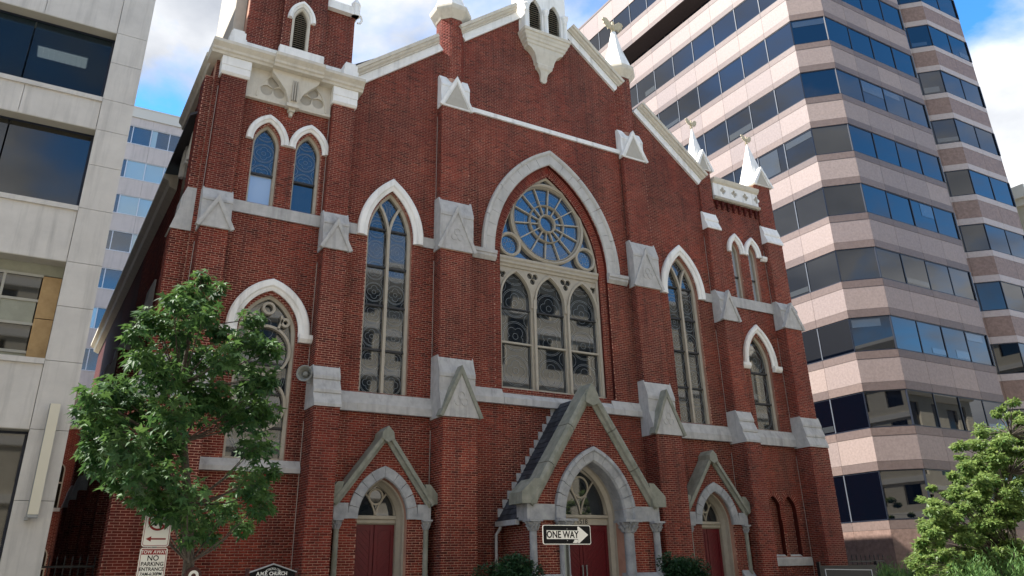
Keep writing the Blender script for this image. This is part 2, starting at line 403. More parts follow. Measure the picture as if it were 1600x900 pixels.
def see_through(name, amount):
    """let part of the light pass: a pane one can look through"""
    t = MAT[name].node_tree; b = t.nodes['Principled BSDF']; tr = t.nodes.new('ShaderNodeBsdfTransparent'); tr.inputs[0].default_value = (0.62, 0.72, 0.76, 1)
    mi = t.nodes.new('ShaderNodeMixShader'); mi.inputs[0].default_value = amount
    t.links.new(b.outputs[0], mi.inputs[1]); t.links.new(tr.outputs[0], mi.inputs[2]); t.links.new(mi.outputs[0], t.nodes['Material Output'].inputs[0])
see_through('left_glass', 0.6)
mat('room', (0.10, 0.12, 0.13), 0.9, col2=(0.075, 0.09, 0.10), scale=0.7)
mat('lamp_diffuser', (0.8, 0.76, 0.72), 0.6)
MAT['lamp_diffuser'].node_tree.nodes['Principled BSDF'].inputs['Emission Color'].default_value = (1.0, 0.92, 0.86, 1)
MAT['lamp_diffuser'].node_tree.nodes['Principled BSDF'].inputs['Emission Strength'].default_value = 0.22
# ------------------------------------------------------------------ ground and street
def slab(name, x0, x1, y0, y1, z0, z1, m): return struct(MB().box(x0, x1, y0, y1, z0, z1).obj(name, m))
slab('ground', -600, 600, -600, 600, -1.0, -0.16, 'earth')
slab('road', -300, 300, -20.6, -11.6, -0.5, -0.14, 'asphalt')
slab('pavement', -300, 300, -11.4, -3.2, -0.5, 0.0, 'pavement')
slab('pavement', -300, 300, -27.0, -20.8, -0.5, 0.0, 'pavement')
slab('kerb', -300, 300, -11.6, -11.4, -0.5, 0.005, 'kerb')
slab('kerb', -300, 300, -20.8, -20.6, -0.5, 0.005, 'kerb')
slab('garden_bed', -12.0, 13.0, -3.19, 0.0, -0.5, 0.06, 'earth')
slab('alley', -13.9, -12.05, -3.2, 34.0, -0.5, 0.0, 'pavement')
for i in range(-20, 21):
    slab('lane_marking', i*9.0, i*9.0+3.0, -16.16, -16.04, -0.139, -0.135, 'paint_white')

# ------------------------------------------------------------------ the church
church = thing('church', (0, 0, 0), 'red brick gothic church with white hood moulds, rose window and gabled entrance porch', 'church')
def part(mb, name, m, parent=None, **k): return mb.obj(name, m, parent or church, **k)

# --- openings
WL = dict(w=0.75, zb=6.49, zs=11.40, za=12.98)
WLX = 6.08
WA = dict(w=0.40, zb=11.68, zs=13.62, za=14.36)
WAX = (-10.20, -8.91)
WBLX = -9.57; WB1 = dict(w=0.80, zb=4.50, zs=7.85, za=9.00)
WBRX = 9.80; WB2 = dict(w=0.60, zb=6.50, zs=9.05, za=10.25)
WCX = (9.30, 10.27); WC = dict(w=0.23, zb=11.75, zs=13.72, za=14.22)
MWH = 2.08
def ap(cx, d, n=14): return archpoly(cx, d['w'], d['zb'], d['zs'], d['za'], n)
holes = [ap(-WLX, WL), ap(WLX, WL)] + [ap(x, WA) for x in WAX] + [ap(WBLX, WB1), ap(WBRX, WB2)] + [ap(x, WC) for x in WCX]
holes.append(archpoly(0, MWH, 7.04, 11.45, 15.04, 20))
SDX = 6.1
for s in (-1, 1): holes.append(archpoly(s*SDX, 0.70, 0.3, 3.06, 4.10))
holes.append(archpoly(0, 1.2, 0.3, 3.06, 4.8))
niche = [archpoly(x, 0.33, 2.05, 3.62, 4.12, 8) for x in (9.44, 10.26)]
outer = [(-11.95, 0.0), (12.05, 0.0), (12.05, 16.2), (7.70, 16.2), (7.70, 16.45), (0, 22.69), (-7.70, 16.45), (-7.95, 16.3), (-11.95, 16.3)]
mb = MB(); plate(mb, [outer]+holes+niche, 0.0, 0.42); part(mb, 'wall', 'mortar')
mb = MB()
for nc in niche: plate(mb, [nc], 0.18, 0.25)
part(mb, 'niche_back', 'mortar')
for nc in niche: bricks([nc], 0.18)
for x in (9.44, 10.26):
    radial_bricks([(x-0.33, 2.9)]+gothic(x, 0.33, 3.62, 4.12, 8)+[(x+0.33, 2.9)], 0.0, 0.10, -0.004)
    radial_bricks([(x-0.33, 3.3)]+gothic(x, 0.33, 3.62, 4.12, 8)+[(x+0.33, 3.3)], 0.11, 0.20, -0.0045)
bricks([outer]+holes+niche, 0.0, zmin=0.0)
# central bay: a second skin of brick up to the sloping coping
fl = [(-3.42, 0), (3.42, 0), (3.42, 16.86), (-3.42, 16.86)]
fh = [archpoly(0, 2.36, 7.0, 11.55, 15.46, 20), archpoly(0, 1.2, 0.3, 3.06, 4.8)]
mb = MB(); plate(mb, [fl]+fh, -0.12, -0.008); part(mb, 'wall', 'mortar')
bricks([fl]+fh, -0.12)
radial_bricks([(2.36*-1, 11.45)]+gothic(0, 2.36, 11.55, 15.46, 24)+[(2.36, 11.45)], -0.26, -0.005, -0.005)
mb = MB(); extrude_x(mb, [(-0.012, 17.05), (-0.20, 16.97), (-0.20, 16.80), (-0.121, 16.80), (-0.012, 16.80)], -3.38, 3.40); part(mb, 'coping', 'white_trim')

# brick linings of the reveals
for x in (9.44, 10.26): mb = MB(); sweep(mb, [(x-0.33, 2.06)]+gothic(x, 0.33, 3.62, 4.12, 8)+[(x+0.33, 2.06)], [(-0.004, 0.003), (-0.004, 0.176), (-0.001, 0.176), (-0.001, 0.003)]); part(mb, 'reveal_lining', 'brick')
mb = MB(); sweep(mb, [(-2.36, 7.05)]+gothic(0, 2.36, 11.55, 15.46, 20)+[(2.36, 7.05)], [(-0.004, -0.117), (-0.004, -0.010), (-0.001, -0.010), (-0.001, -0.117)]); part(mb, 'reveal_lining', 'brick')
mb = MB(); sweep(mb, [(-MWH, 7.10)]+gothic(0, MWH, 11.45, 15.04, 20)+[(MWH, 7.10)], [(-0.004, 0.003), (-0.004, 0.09), (-0.001, 0.09), (-0.001, 0.003)])
part(mb, 'reveal_lining', 'brick')
# --- buttresses
def face_bricks(x0, x1, p, z0, z1, back=0.0):
    bricks([[(x0-0.003, z0), (x1+0.003, z0), (x1+0.003, z1), (x0-0.003, z1)]], -p)
    bricks([[(-p, z0), (back, z0), (back, z1), (-p, z1)]], o=(x0, 0, 0), ud=(0, 1, 0), nd=(-1, 0, 0))
    bricks([[(-p, z0), (back, z0), (back, z1), (-p, z1)]], o=(x1, 0, 0), ud=(0, 1, 0), nd=(1, 0, 0))
def trefoil_rings(mb, cx, cz, s, y):
    for a in (90, 210, 330):
        sweep(mb, circ(cx+s*math.cos(R(a)), cz+s*math.sin(R(a)), s*0.8, 14), [(-0.012, y), (0.012, y), (0.012, y-0.022), (-0.012, y-0.022)], True)
def cap_gablet(x0, x1, zb, zt, plo, pup, za, m, carve=True, m2=None):
    mb = MB(); xm = (x0+x1)/2; h = zt-zb
    ym = -(pup+0.15)
    extrude_x(mb, [(-0.008, zb), (-(plo+0.03), zb), (-(plo+0.03), zb+0.06), (ym, zb+0.42*h), (ym, zt-0.36*h), (ym-0.02, zt-0.355*h), (ym-0.02, zt-0.30*h), (-pup+0.02, zt), (-0.008, zt)], x0-0.04, x1+0.04)
    yf = -(plo+0.06)
    extrude_y(mb, [(x0-0.07, zb+0.004), (x1+0.07, zb+0.004), (xm, za)], yf, ym+0.01)
    cap = part(mb, 'buttress_cap', m)
    mb = MB()
    sl = math.hypot(xm-x0+0.07, za-zb); 
    sweep(mb, [(x0-0.09, zb-0.01), (xm, za+0.02), (x1+0.09, zb-0.01)], [(0.06, yf-0.05), (0.06, ym), (-0.05, yf-0.0), (-0.05, yf-0.035), (-0.01, yf-0.05)])
    part(mb, 'gablet_coping', m2 or m, cap)
    if carve:
        mb = MB(); trefoil_rings(mb, xm, zb+0.37*(za-zb), 0.115*(x1-x0), yf+0.004); part(mb, 'trefoil', m, cap)
def cap_steps(x0, x1, zb, zt, plo, pup, m, n=3):
    mb = MB(); pr = [(-0.006, zb)]; d = (plo+0.05-pup)/n; h = (zt-zb)/n
    for i in range(n):
        p = plo+0.05-i*d; z = zb+i*h
        pr += [(-p, z), (-p, z+0.20*h), (-(p-d*1.25 if i < n-1 else pup-0.01), z+h*(0.97 if i < n-1 else 1.0))]
    pr += [(-0.006, zt)]
    extrude_x(mb, pr, x0-0.03, x1+0.03); part(mb, 'buttress_cap', m)
def shaft(x0, x1, p, z0, z1, y1=-0.007):
    mb = MB(); mb.box(x0, x1, -p, y1, z0, z1); part(mb, 'buttress', 'mortar'); face_bricks(x0, x1, p, z0, z1)
    if p > 0.1: mb = MB(); yy = -0.128 if abs(x0) < 4 and x0 < 0 else -0.008; mb.box(x0-0.026, x0-0.008, yy+0.001-0.006, yy, z0, z1-0.3); part(mb, 'sealant', 'sealant')

for s in (-1, 1):
    x0, x1 = sorted((s*3.40, s*4.53))
    shaft(x0, x1, 0.82, 0.0, 5.85); cap_gablet(x0, x1, 5.85, 7.74, 0.82, 0.46, 7.22, 'stone', True, 'mossy_stone')
    shaft(x0, x1, 0.46, 7.5, 11.20); cap_gablet(x0, x1, 11.20, 13.05, 0.46, 0.34, 12.62, 'stone')
    shaft(x0+0.02, x1-0.04, 0.34, 12.8, 16.60); cap_gablet(x0+0.03, x1-0.05, 16.60, 17.95, 0.34, 0.15, 17.75, 'white_trim', False, 'white_trim')
    xm = (x0+x1)/2
    mb = MB(); mb.add([(x0+.1, -0.409, 16.66), (x1-.1, -0.409, 16.66), (xm, -0.409, 17.60)], [(0, 1, 2)]); part(mb, 'gablet_panel', 'beige_trim')
    # octagonal turret
    xm = s*3.95; rt = 0.52; cy = 0.24
    mb = MB(); lathe(mb, [(rt, 17.3), (rt, 20.75)], xm, cy, 8, R(22.5)); part(mb, 'turret', 'mortar')
    for k in range(8):
        a = R(22.5+45*k); b = R(22.5+45*(k+1))
        p = np.array((xm+rt*math.cos(b), cy+rt*math.sin(b), 0)); q = np.array((xm+rt*math.cos(a), cy+rt*math.sin(a), 0))
        L_ = np.linalg.norm(q-p); u = (q-p)/L_; nrm = np.array((math.cos((a+b)/2), math.sin((a+b)/2), 0))
        if nrm[1] < 0.3: bricks([[(0, 17.9), (L_, 17.9), (L_, 20.7), (0, 20.7)]], o=p, ud=u, nd=nrm)
    mb = MB(); lathe(mb, [(rt+0.02, 20.55), (rt+0.06, 20.62), (rt+0.24, 20.86), (rt+0.27, 20.95), (rt+0.27, 21.05), (rt+0.18, 21.07)], xm, cy, 8, R(22.5)); part(mb, 'turret_collar', 'cream_trim')
    mb = MB(); lathe(mb, [(rt+0.19, 21.05), (0.34, 22.1), (0.12, 23.1), (0.10, 23.16)], xm, cy, 8, R(22.5)); part(mb, 'spire', 'white_trim')

for s in (-1, 1):
    x0, x1 = sorted((s*7.62, s*8.33))
    shaft(x0, x1, 0.80, 0.0, 5.87); cap_steps(x0, x1, 5.85, 7.02, 0.80, 0.50, 'stone')
    shaft(x0, x1, 0.50, 6.8, 10.48); cap_gablet(x0, x1, 10.48, 11.78, 0.50, 0.27, 11.32 if s < 0 else 11.55, 'stone', False)
    top = 15.55 if s < 0 else 14.45
    shaft(x0, x1, 0.27, 11.5, top)
    if s > 0:
        cap_steps(x0, x1, 14.45, 15.26, 0.27, 0.09, 'white_trim', 2); shaft(x0, x1, 0.09, 15.2, 17.28, 0.6)
x0, x1 = 11.05, 11.98
shaft(x0, x1+0.1, 0.72, 0.0, 5.90); cap_steps(x0, x1+0.08, 5.88, 7.05, 0.72, 0.50, 'stone')
shaft(x0, x1, 0.50, 6.8, 10.60); cap_gablet(x0, x1, 10.60, 11.80, 0.50, 0.27, 11.58, 'stone', False)
shaft(x0, x1-0.02, 0.27, 11.5, 14.45); cap_steps(x0, x1, 14.45, 15.30, 0.27, 0.09, 'white_trim', 2); shaft(x0, x1-0.02, 0.09, 15.2, 17.33, 0.6)
x0, x1 = -11.80, -11.05
shaft(x0, x1, 0.80, 0.0, 5.87); cap_steps(x0, x1, 5.85, 7.02, 0.80, 0.50, 'stone')
shaft(x0, x1, 0.50, 6.8, 10.48); cap_gablet(x0, x1, 10.48, 11.78, 0.50, 0.27, 11.32, 'stone', False)
shaft(x0, x1, 0.27, 11.5, 15.55)
# buttress on the flank of the tower, pointing to the alley
def flank(y0, y1, px, z0, z1):
    mb = MB(); mb.box(-11.96-px, -11.955, y0, y1, z0, z1); part(mb, 'buttress', 'mortar')
    bricks([[(-11.96-px, z0), (-11.96, z0), (-11.96, z1), (-11.96-px, z1)]], y0)
    bricks([[(y0, z0), (y1, z0), (y1, z1), (y0, z1)]], o=(-11.96-px, 0, 0), ud=(0, 1, 0), nd=(-1, 0, 0))
def flank_cap(y0, y1, zb, zt, plo, pup, m='stone'):
    mb = MB(); v = [(-11.955, zb), (-11.955, zt), (-11.96-pup, zt), (-11.96-pup-0.1, zt-0.3), (-11.96-pup-0.12, zb+0.5*(zt-zb)), (-11.96-plo-0.05, zb)]
    extrude_y(mb, v, y0-0.04, y1+0.04); part(mb, 'buttress_cap', m)
flank(0.05, 0.75, 0.78, 0, 5.87); flank_cap(0.05, 0.75, 5.87, 7.0, 0.78, 0.50)
flank(0.05, 0.75, 0.50, 6.9, 10.48); flank_cap(0.05, 0.75, 10.48, 11.78, 0.50, 0.25)
flank(0.05, 0.75, 0.25, 11.7, 15.55)
for y in (6.2, 10.6, 15.0, 19.4, 23.8):
    flank(y, y+0.7, 0.55, 0, 5.0); flank_cap(y, y+0.7, 5.0, 6.0, 0.55, 0.36)
    flank(y, y+0.7, 0.36, 5.9, 9.6); flank_cap(y, y+0.7, 9.6, 11.0, 0.36, 0.05)

# --- nave and tower bodies behind the front wall
mb = MB(); mb.box(-11.95, -11.65, 4.5, 29.0, 0, 13.9); mb.box(-11.95, -11.5, 0.42, 4.7, 0, 16.3); mb.box(11.65, 12.05, 0.42, 29.0, 0, 13.9); mb.box(11.6, 12.05, 0.42, 4.5, 13.9, 16.2)
mb.box(-11.65, 11.65, 28.7, 29.0, 0, 13.9); mb.box(-11.95, -7.9, 4.3, 4.7, 10, 16.3); mb.box(7.7, 12.05, 4.1, 4.5, 10, 16.2); part(mb, 'side_wall', 'brick')
bricks([[(0.42, 0), (12.0, 0), (12.0, 13.9), (4.5, 13.9), (4.5, 16.2), (0.42, 16.2)]], o=(-11.95, 0, 0), ud=(0, 1, 0), nd=(-1, 0, 0), zmin=1.5)
mb = MB(); extrude_y(mb, [(-12.40, 14.29), (-12.40, 14.37), (0, 22.95), (12.4, 14.37), (12.4, 14.29), (0, 22.6)], 0.45, 29.3); part(mb, 'roof', 'roofing')
mb = MB(); extrude_y(mb, [(-11.956, 13.75), (-12.2, 13.85), (-12.25, 14.05), (-12.42, 14.12), (-12.42, 14.28), (-11.956, 14.32)], 4.75, 29.2); part(mb, 'eave', 'cream_trim')

# --- string courses and sills
def string(x0, x1, zb, zt, y=-0.14, yb=-0.008, m='stone', name='string_course', slope=0.1):
    mb = MB(); extrude_x(mb, [(yb, zb), (y, zb), (y, zt-slope), (yb, zt)], x0, x1); part(mb, name, m)
for s in (-1, 1):      # sill band of the long windows
    a, b = sorted((s*4.56, s*7.60))
    string(a, b, 5.93, 6.49, slope=0.34)
    mb = MB(); extrude_x(mb, [(0.30, 6.40), (-0.147, 6.16), (-0.147, 5.95), (0.30, 5.95)], s*WLX-0.80, s*WLX+0.80); part(mb, 'window_sill', 'stone')
    for xa, xb in ((s*4.56, s*(WLX-1.10)), (s*(WLX+1.10), s*7.60)):
        a, b = sorted((xa, xb)); string(a, b, 11.30, 11.66, -0.06, slope=0.02)
string(8.36, 11.02, 5.93, 6.50, slope=0.30); string(-11.02, -8.36, 4.18, 4.50, slope=0.2)
string(-11.02, -8.36, 11.29, 11.68, -0.07, slope=0.04); string(8.36, 11.02, 11.30, 11.75, -0.07, slope=0.04)
string(-3.38, -2.15, 6.50, 6.98, -0.26, -0.128, slope=0.30); string(2.15, 3.38, 6.50, 6.98, -0.26, -0.128, slope=0.30)
for k in range(3):
    xa = -2.145+k*1.43
    mb = MB(); extrude_x(mb, [(0.30, 7.06), (0.02, 7.03), (-0.275, 6.70), (-0.275, 6.50), (0.30, 6.50)], xa, xa+1.425); part(mb, 'window_sill', 'stone')
mb = MB(); extrude_x(mb, [(0.12, 2.12), (-0.06, 1.98), (-0.06, 1.74), (0.12, 1.74)], 9.02, 11.0); part(mb, 'window_sill', 'stone')
# impost blocks of the great arch
for s in (-1, 1):
    a, b = sorted((s*2.34, s*3.22)); mb = MB()
    extrude_x(mb, [(-0.13, 11.24), (-0.16, 11.24), (-0.26, 11.36), (-0.26, 11.44), (-0.30, 11.46), (-0.30, 11.58), (-0.13, 11.60)], a, b); part(mb, 'impost', 'stone')

# --- hood moulds
HOODP = lambda w, y=-0.15: [(0.0, -0.009), (0.0, y*0.45), (w*0.18, y*0.62), (w*0.30, y*0.70), (w*0.42, y), (w*0.86, y), (w, y*0.72), (w, -0.009)]
def hood(cx, w, zf, zs, za, width, m='white_trim', flare=0.0, y=-0.15):
    mb = MB(); sweep(mb, [(cx-w, zf)]+gothic(cx, w, zs, za, 16)+[(cx+w, zf)], HOODP(width, y))
    if flare:
        for s in (-1, 1):
            a, b = sorted((cx+s*(w+0.02), cx+s*(w+width+flare)))
            extrude_x(mb, [(-0.009, zf-0.16), (y*0.7, zf-0.16), (y*1.15, zf-0.06), (y*1.15, zf+0.06), (-0.009, zf+0.10)], a, b)
    return part(mb, 'hood_mould', m)
for s in (-1, 1): hood(s*WLX, 0.78, 11.32, 11.45, 13.03, 0.33)
for x in WAX: hood(x, 0.42, 13.72, 13.76, 14.42, 0.22)
hood(WBLX, 0.84, 7.86, 7.95, 9.10, 0.32, flare=0.16); hood(WBRX, 0.64, 8.98, 9.10, 10.36, 0.26, flare=0.18)
for x in WCX: hood(x, 0.25, 13.72, 13.78, 14.30, 0.22, flare=0.0)
mb = MB(); extrude_x(mb, [(-0.009, 13.60), (-0.11, 13.60), (-0.17, 13.70), (-0.17, 13.80), (-0.009, 13.84)], 10.74, 11.03); part(mb, 'hood_return', 'white_trim')

# --- stained glass windows
def ribbon(mb, path, w, y, closed=False):
    P = [Vector(p) for p in path]; n = len(P); V = []
    for i in range(n):
        a = P[(i+1) % n]-P[i-1] if closed or 0 < i < n-1 else (P[1]-P[0] if i == 0 else P[-1]-P[-2])
        a = a.normalized() if a.length > 0 else Vector((1, 0)); q = Vector((-a.y, a.x))*w/2
        V += [(P[i].x+q.x, y, P[i].y+q.y), (P[i].x-q.x, y, P[i].y-q.y)]
    F = [(2*i, 2*i+1, 2*((i+1) % n)+1, 2*((i+1) % n)) for i in range(n if closed else n-1)]
    mb.add(V, F)
def leading(poly, y, parent, x0, x1, z0, z1, style, m='lead'):
    """lead cames laid over the glass: circles, quatrefoils, lattices"""
    mb = MB(); w = x1-x0; cx = (x0+x1)/2; lw = 0.0075
    inside = lambda p: inpoly(p[0], p[1], poly)
    def put(path, closed=False):
        run = []
        pts = path+([path[0]] if closed else [])
        for p in pts:
            if inside(p): run.append(p)
            else:
                if len(run) > 1: ribbon(mb, run, lw, y)
                run = []
        if len(run) > 1: ribbon(mb, run, lw, y)
    if style == 'circles':
        pitch = w*1.0; z = z0+pitch*0.5; k = 0
        while z < z1+pitch*0.5:
            put(circ(cx, z, w*0.44, 28), True); put(circ(cx, z, w*0.40, 28), True)
            put(foil(cx, z, 4, w*0.16, w*0.14, math.pi/4*(k % 2), 40), True); put(circ(cx, z, w*0.09, 12), True)
            put([(cx-w*0.46, z+pitch*0.5-0.3*w+0.06*w*i) for i in range(0)], False)
            for sx in (-1, 1): put(circ(cx+sx*w*0.5, z+pitch*0.5, w*0.2, 16), True)
            z += pitch; k += 1
        for sx in (-1, 1): put([(cx+sx*w*0.465, z0+(z1-z0)*i/30) for i in range(31)])
    elif style == 'lattice':
        p = w/3
        for i in range(-40, 60):
            for sgn in (-1, 1):
                put([(x0+t*w/16, z0+i*p+sgn*(t*w/16)*1.0) for t in range(17)])
        z = z0+p
        while z < z1:
            put(circ(cx, z, p*0.42, 14), True); put(circ(cx-p, z+p, p*0.35, 14), True); put(circ(cx+p, z+p, p*0.35, 14), True); z += 2*p
    if mb.v: mb.obj('leading', m, parent, fix=False)
def pane_poly(loop, y, parent, m, tilt=0.4):
    """one sheet of glass with a slight tilt of its own"""
    mb = MB(); cx = sum(p[0] for p in loop)/len(loop); cz = sum(p[1] for p in loop)/len(loop)
    a, b = R(random.gauss(0, tilt)), R(random.gauss(0, tilt))
    plate(mb, [loop], 0.0, 0.006, T=lambda u, yy, z: (u, y+yy+(u-cx)*math.tan(a)+(z-cz)*math.tan(b), z)); return mb.obj('pane', m, parent)
def clipx(poly, xa, xb):
    for side, lim in ((1, xa), (-1, xb)):
        o = []
        for p, q in zip(poly, poly[1:]+poly[:1]):
            ip, iq = side*(p[0]-lim) >= 0, side*(q[0]-lim) >= 0
            if ip: o.append(p)
            if ip != iq: t = (lim-p[0])/(q[0]-p[0]); o.append((lim, p[1]+t*(q[1]-p[1])))
        poly = o
        if not poly: return []
    return poly
def clipz(poly, za_, zb_):
    return [(x, z) for z, x in clipx([(z, x) for x, z in poly], za_, zb_)]
FRP = lambda w, y0, y1: [(-w, y0+0.03), (-w, y1), (0.0, y1), (0.0, y0-0.01), (-w*0.4, y0)]
def lancet(cx, d, bars, y=0.12, cols=1, style='circles', glass='church_glass', fw=0.075, m='tan_frame', tracery=True, low_glass=None):
    poly = ap(cx, d); mb = MB()
    sweep(mb, [(cx-d['w'], d['zb']+0.0)]+gothic(cx, d['w'], d['zs'], d['za'], 16)+[(cx+d['w'], d['zb'])], FRP(fw, y, y+0.22))
    mb.box(cx-d['w'], cx+d['w'], y+0.01, y+0.22, d['zb']-0.0, d['zb']+0.06)
    win = part(mb, 'window', m)
    ip = archpoly(cx, d['w']-fw*0.8, d['zb']+0.03, d['zs'], d['za']-fw*1.1)
    xs = [cx-d['w']+fw*0.6+(2*(d['w']-fw*0.6))*i/cols for i in range(cols+1)]
    zz = [d['zb']]+list(bars)+[d['za']]
    for i in range(cols):
        for j, (a, b) in enumerate(zip(zz, zz[1:])):
            pp = clipz(clipx(ip, xs[i], xs[i+1]), a, b)
            if len(pp) > 2: pane_poly(pp, y+0.13, win, low_glass if (low_glass and j == 0) else glass)
        leading(clipz(clipx(ip, xs[i], xs[i+1]), d['zb'] if not low_glass else bars[0], d['za']), y+0.118, win, xs[i], xs[i+1], d['zb'], d['za'], style)
    for b in bars:
        mb = MB()
        hw = d['w']-0.03
        if b > d['zs']: hw *= 0.9
        mb.box(cx-hw, cx+hw, y+0.05, y+0.128, b-0.03, b+0.03); mb.obj('glazing_bar', 'dark_bar', win)
    if cols == 2:
        mb = MB(); mb.box(cx-0.045, cx+0.045, y-0.02, y+0.115, d['zb']+0.001, d['zs']); mb.obj('mullion', m, win)
        if tracery:
            w, h = d['w'], d['za']-d['zs']; r = (w*w+h*h)/(2*w); mb = MB()
            for s in (-1, 1):
                pth = []
                for k in range(30):
                    t = k*0.055; p = (cx-s*(-r+r*math.cos(t))*-1*-1, d['zs']+r*math.sin(t)-0.01)
                    p = (cx+s*(r-r*math.cos(t)), p[1])
                    if not inpoly(p[0], p[1], archpoly(cx, w-0.02, d['zb'], d['zs'], d['za']-0.02)): break
                    pth.append(p)
                sweep(mb, pth, [(-0.04, y-0.02+0.002*s), (0.04, y-0.02+0.002*s), (0.04, y+0.11), (-0.04, y+0.11)])
            mb.obj('tracery', m, win)
    return win
for s in (-1, 1): lancet(s*WLX, WL, (7.83, 9.20, 10.46, 11.72), cols=2, fw=0.085)
for x in WAX: lancet(x, WA, (12.72,), cols=1, low_glass='whitened_glass' if x < -9.5 else 'church_glass', fw=0.07)  # lower pane of the left one: cloud reflection put into the glass colour
for x in WCX: lancet(x, WC, (12.72,), cols=1, glass='whitened_glass', style='none', fw=0.05)
lancet(WBRX, WB2, (7.55, 8.75), cols=1, style='circles', fw=0.08)
# big window of the left tower: circle in the head
wb = lancet(WBLX, WB1, (5.35, 6.25, 7.05), cols=1, style='circles', fw=0.09)
mb = MB(); P4 = [(-0.035, 0.09), (0.035, 0.09), (0.035, 0.235), (-0.035, 0.235)]
sweep(mb, circ(WBLX, 7.42, 0.69, 40), P4, True); sweep(mb, circ(WBLX, 8.62, 0.15, 20), P4, True)
sweep(mb, circ(WBLX, 5.95, 0.69, 40), [(o, y+0.003) for o, y in P4], True)
for s in (-1, 1): sweep(mb, [(WBLX+s*0.30, 8.03), (WBLX+s*0.40, 8.30), (WBLX+s*0.38, 8.45)], [(o*0.8, y) for o, y in P4]); sweep(mb, circ(WBLX+s*0.50, 8.26, 0.10, 14), P4, True)
mb.obj('tracery', 'tan_frame', wb)

# --- the great window
mw = MB(); y = 0.10
sweep(mw, [(-MWH, 7.05)]+gothic(0, MWH, 11.45, 15.04, 24)+[(MWH, 7.05)], FRP(0.075, y, y+0.26)); mw.box(-MWH, MWH, y, y+0.26, 7.052, 7.12)
great = part(mw, 'window', 'tan_frame')
LN = [(-1.38, 0.575), (0.0, 0.575), (1.38, 0.575)]
lan = [archpoly(cx, w, 7.14, 10.15, 11.10, 14) for cx, w in LN]
tre = [foil(cx, 11.0, 3, 0.13, 0.105, -math.pi/2) for cx in (-0.69, 0.69)] + [foil(s*1.90, 10.98, 3, 0.07, 0.065, -math.pi/2, 30) for s in (-1, 1)]
mb = MB(); plate(mb, [[(-2.0, 7.10), (2.0, 7.10), (2.0, 11.34), (-2.0, 11.34)]]+lan+tre, y+0.06, y+0.16); mb.obj('tracery', 'tan_frame', great)
for cx, w in LN:
    mb = MB(); sweep(mb, [(cx-w-0.05, 9.9)]+gothic(cx, w+0.05, 10.15, 11.18, 14)+[(cx+w+0.05, 9.9)], [(-0.045, y+0.061), (-0.045, y+0.01), (0.03, y+0.0), (0.03, y+0.061)]); mb.obj('hood_mould', 'tan_frame', great)
for x in (-0.69, 0.69):
    mb = MB(); mb.box(x-0.04, x+0.04, y-0.04, y+0.061, 7.12, 10.2); mb.obj('mullion', 'tan_frame', great)
mb = MB(); extrude_x(mb, [(y+0.2, 11.26), (y+0.02, 11.26), (y+0.0, 11.34), (y-0.05, 11.38), (y-0.05, 11.46), (y-0.09, 11.52), (y-0.09, 11.60), (y+0.2, 11.68)], -2.07, 2.07); mb.obj('transom', 'tan_frame', great)
for (cx, w), ln in zip(LN, lan):
    rows = [7.1, 8.62, 9.80, 11.2]
    for a, b in zip(rows, rows[1:]): pane_poly(clipz(archpoly(cx, w+0.02, 7.12, 10.15, 11.12), a, b), y+0.18, great, 'church_glass')
    leading(archpoly(cx, w-0.01, 7.15, 10.15, 11.08), y+0.155, great, cx-w, cx+w, 7.15, 11.1, 'circles')
    mb = MB(); mb.box(cx-w, cx+w, y+0.07, y+0.17, 8.59, 8.65); mb.obj('glazing_bar', 'tan_frame', great)
    mb = MB(); mb.box(cx-w, cx+w, y+0.10, y+0.17, 9.78, 9.82); mb.obj('glazing_bar', 'dark_bar', great)
for t in tre: pane_poly(t, y+0.14, great, 'church_glass')
RC, RR = (0.0, 13.20), 1.46
mb = MB(); ring = lambda r, w, dy=0.0: sweep(mb, circ(RC[0], RC[1], r, 64), [(-w/2, y+dy), (-w/2, y+0.16), (w/2, y+0.16), (w/2, y+dy), (0, y+dy-0.05)], True)
ring(RR+0.05, 0.12); ring(RR-0.045, 0.05, 0.04); ring(0.72, 0.05, 0.05); ring(0.33, 0.07, 0.02)
for s in (-1, 1): sweep(mb, circ(s*1.60, 12.10, 0.40, 32), [(-0.05, y), (-0.05, y+0.15), (0.05, y+0.15), (0.05, y), (0, y-0.03)], True)
for k in range(14):
    a = 2*math.pi*(k+0.3)/14; c, s_ = math.cos(a), math.sin(a)
    sweep(mb, [(RC[0]+0.34*c, RC[1]+0.34*s_), (RC[0]+(RR-0.06)*c, RC[1]+(RR-0.06)*s_)], [(-0.021, y+0.06), (-0.021, y+0.139), (0.021, y+0.139), (0.021, y+0.06)])
mb.obj('rose_tracery', 'tan_frame', great)
def sector(r0_, r1_, a, b, n=5):
    return [(RC[0]+r1_*math.cos(a+(b-a)*i/n), RC[1]+r1_*math.sin(a+(b-a)*i/n)) for i in range(n+1)]+[(RC[0]+r0_*math.cos(b-(b-a)*i/n), RC[1]+r0_*math.sin(b-(b-a)*i/n)) for i in range(n+1)]
for k in range(14):
    a = 2*math.pi*(k+0.3)/14; b = a+2*math.pi/14
    pane_poly(sector(0.70, RR+0.02, a, b), y+0.14, great, 'rose_glass', 0.6); pane_poly(sector(0.30, 0.70, a, b), y+0.14, great, 'rose_glass', 0.6)
mb2 = MB()
for k in range(14):
    a = 2*math.pi*(k+0.3)/14
    for rr in (0.50, 1.25, 0.9):
        pts = [(RC[0]+(rr+0.03*(i % 2))*math.cos(a+0.05+i*0.35/8*1.0), RC[1]+(rr+0.03*(i % 2))*math.sin(a+0.05+i*0.35/8)) for i in range(9)]; ribbon(mb2, pts, 0.010, y+0.128)
mb2.obj('leading', 'lead', great, fix=False)
pane_poly(circ(*RC, 0.30, 24), y+0.14, great, 'rose_glass')
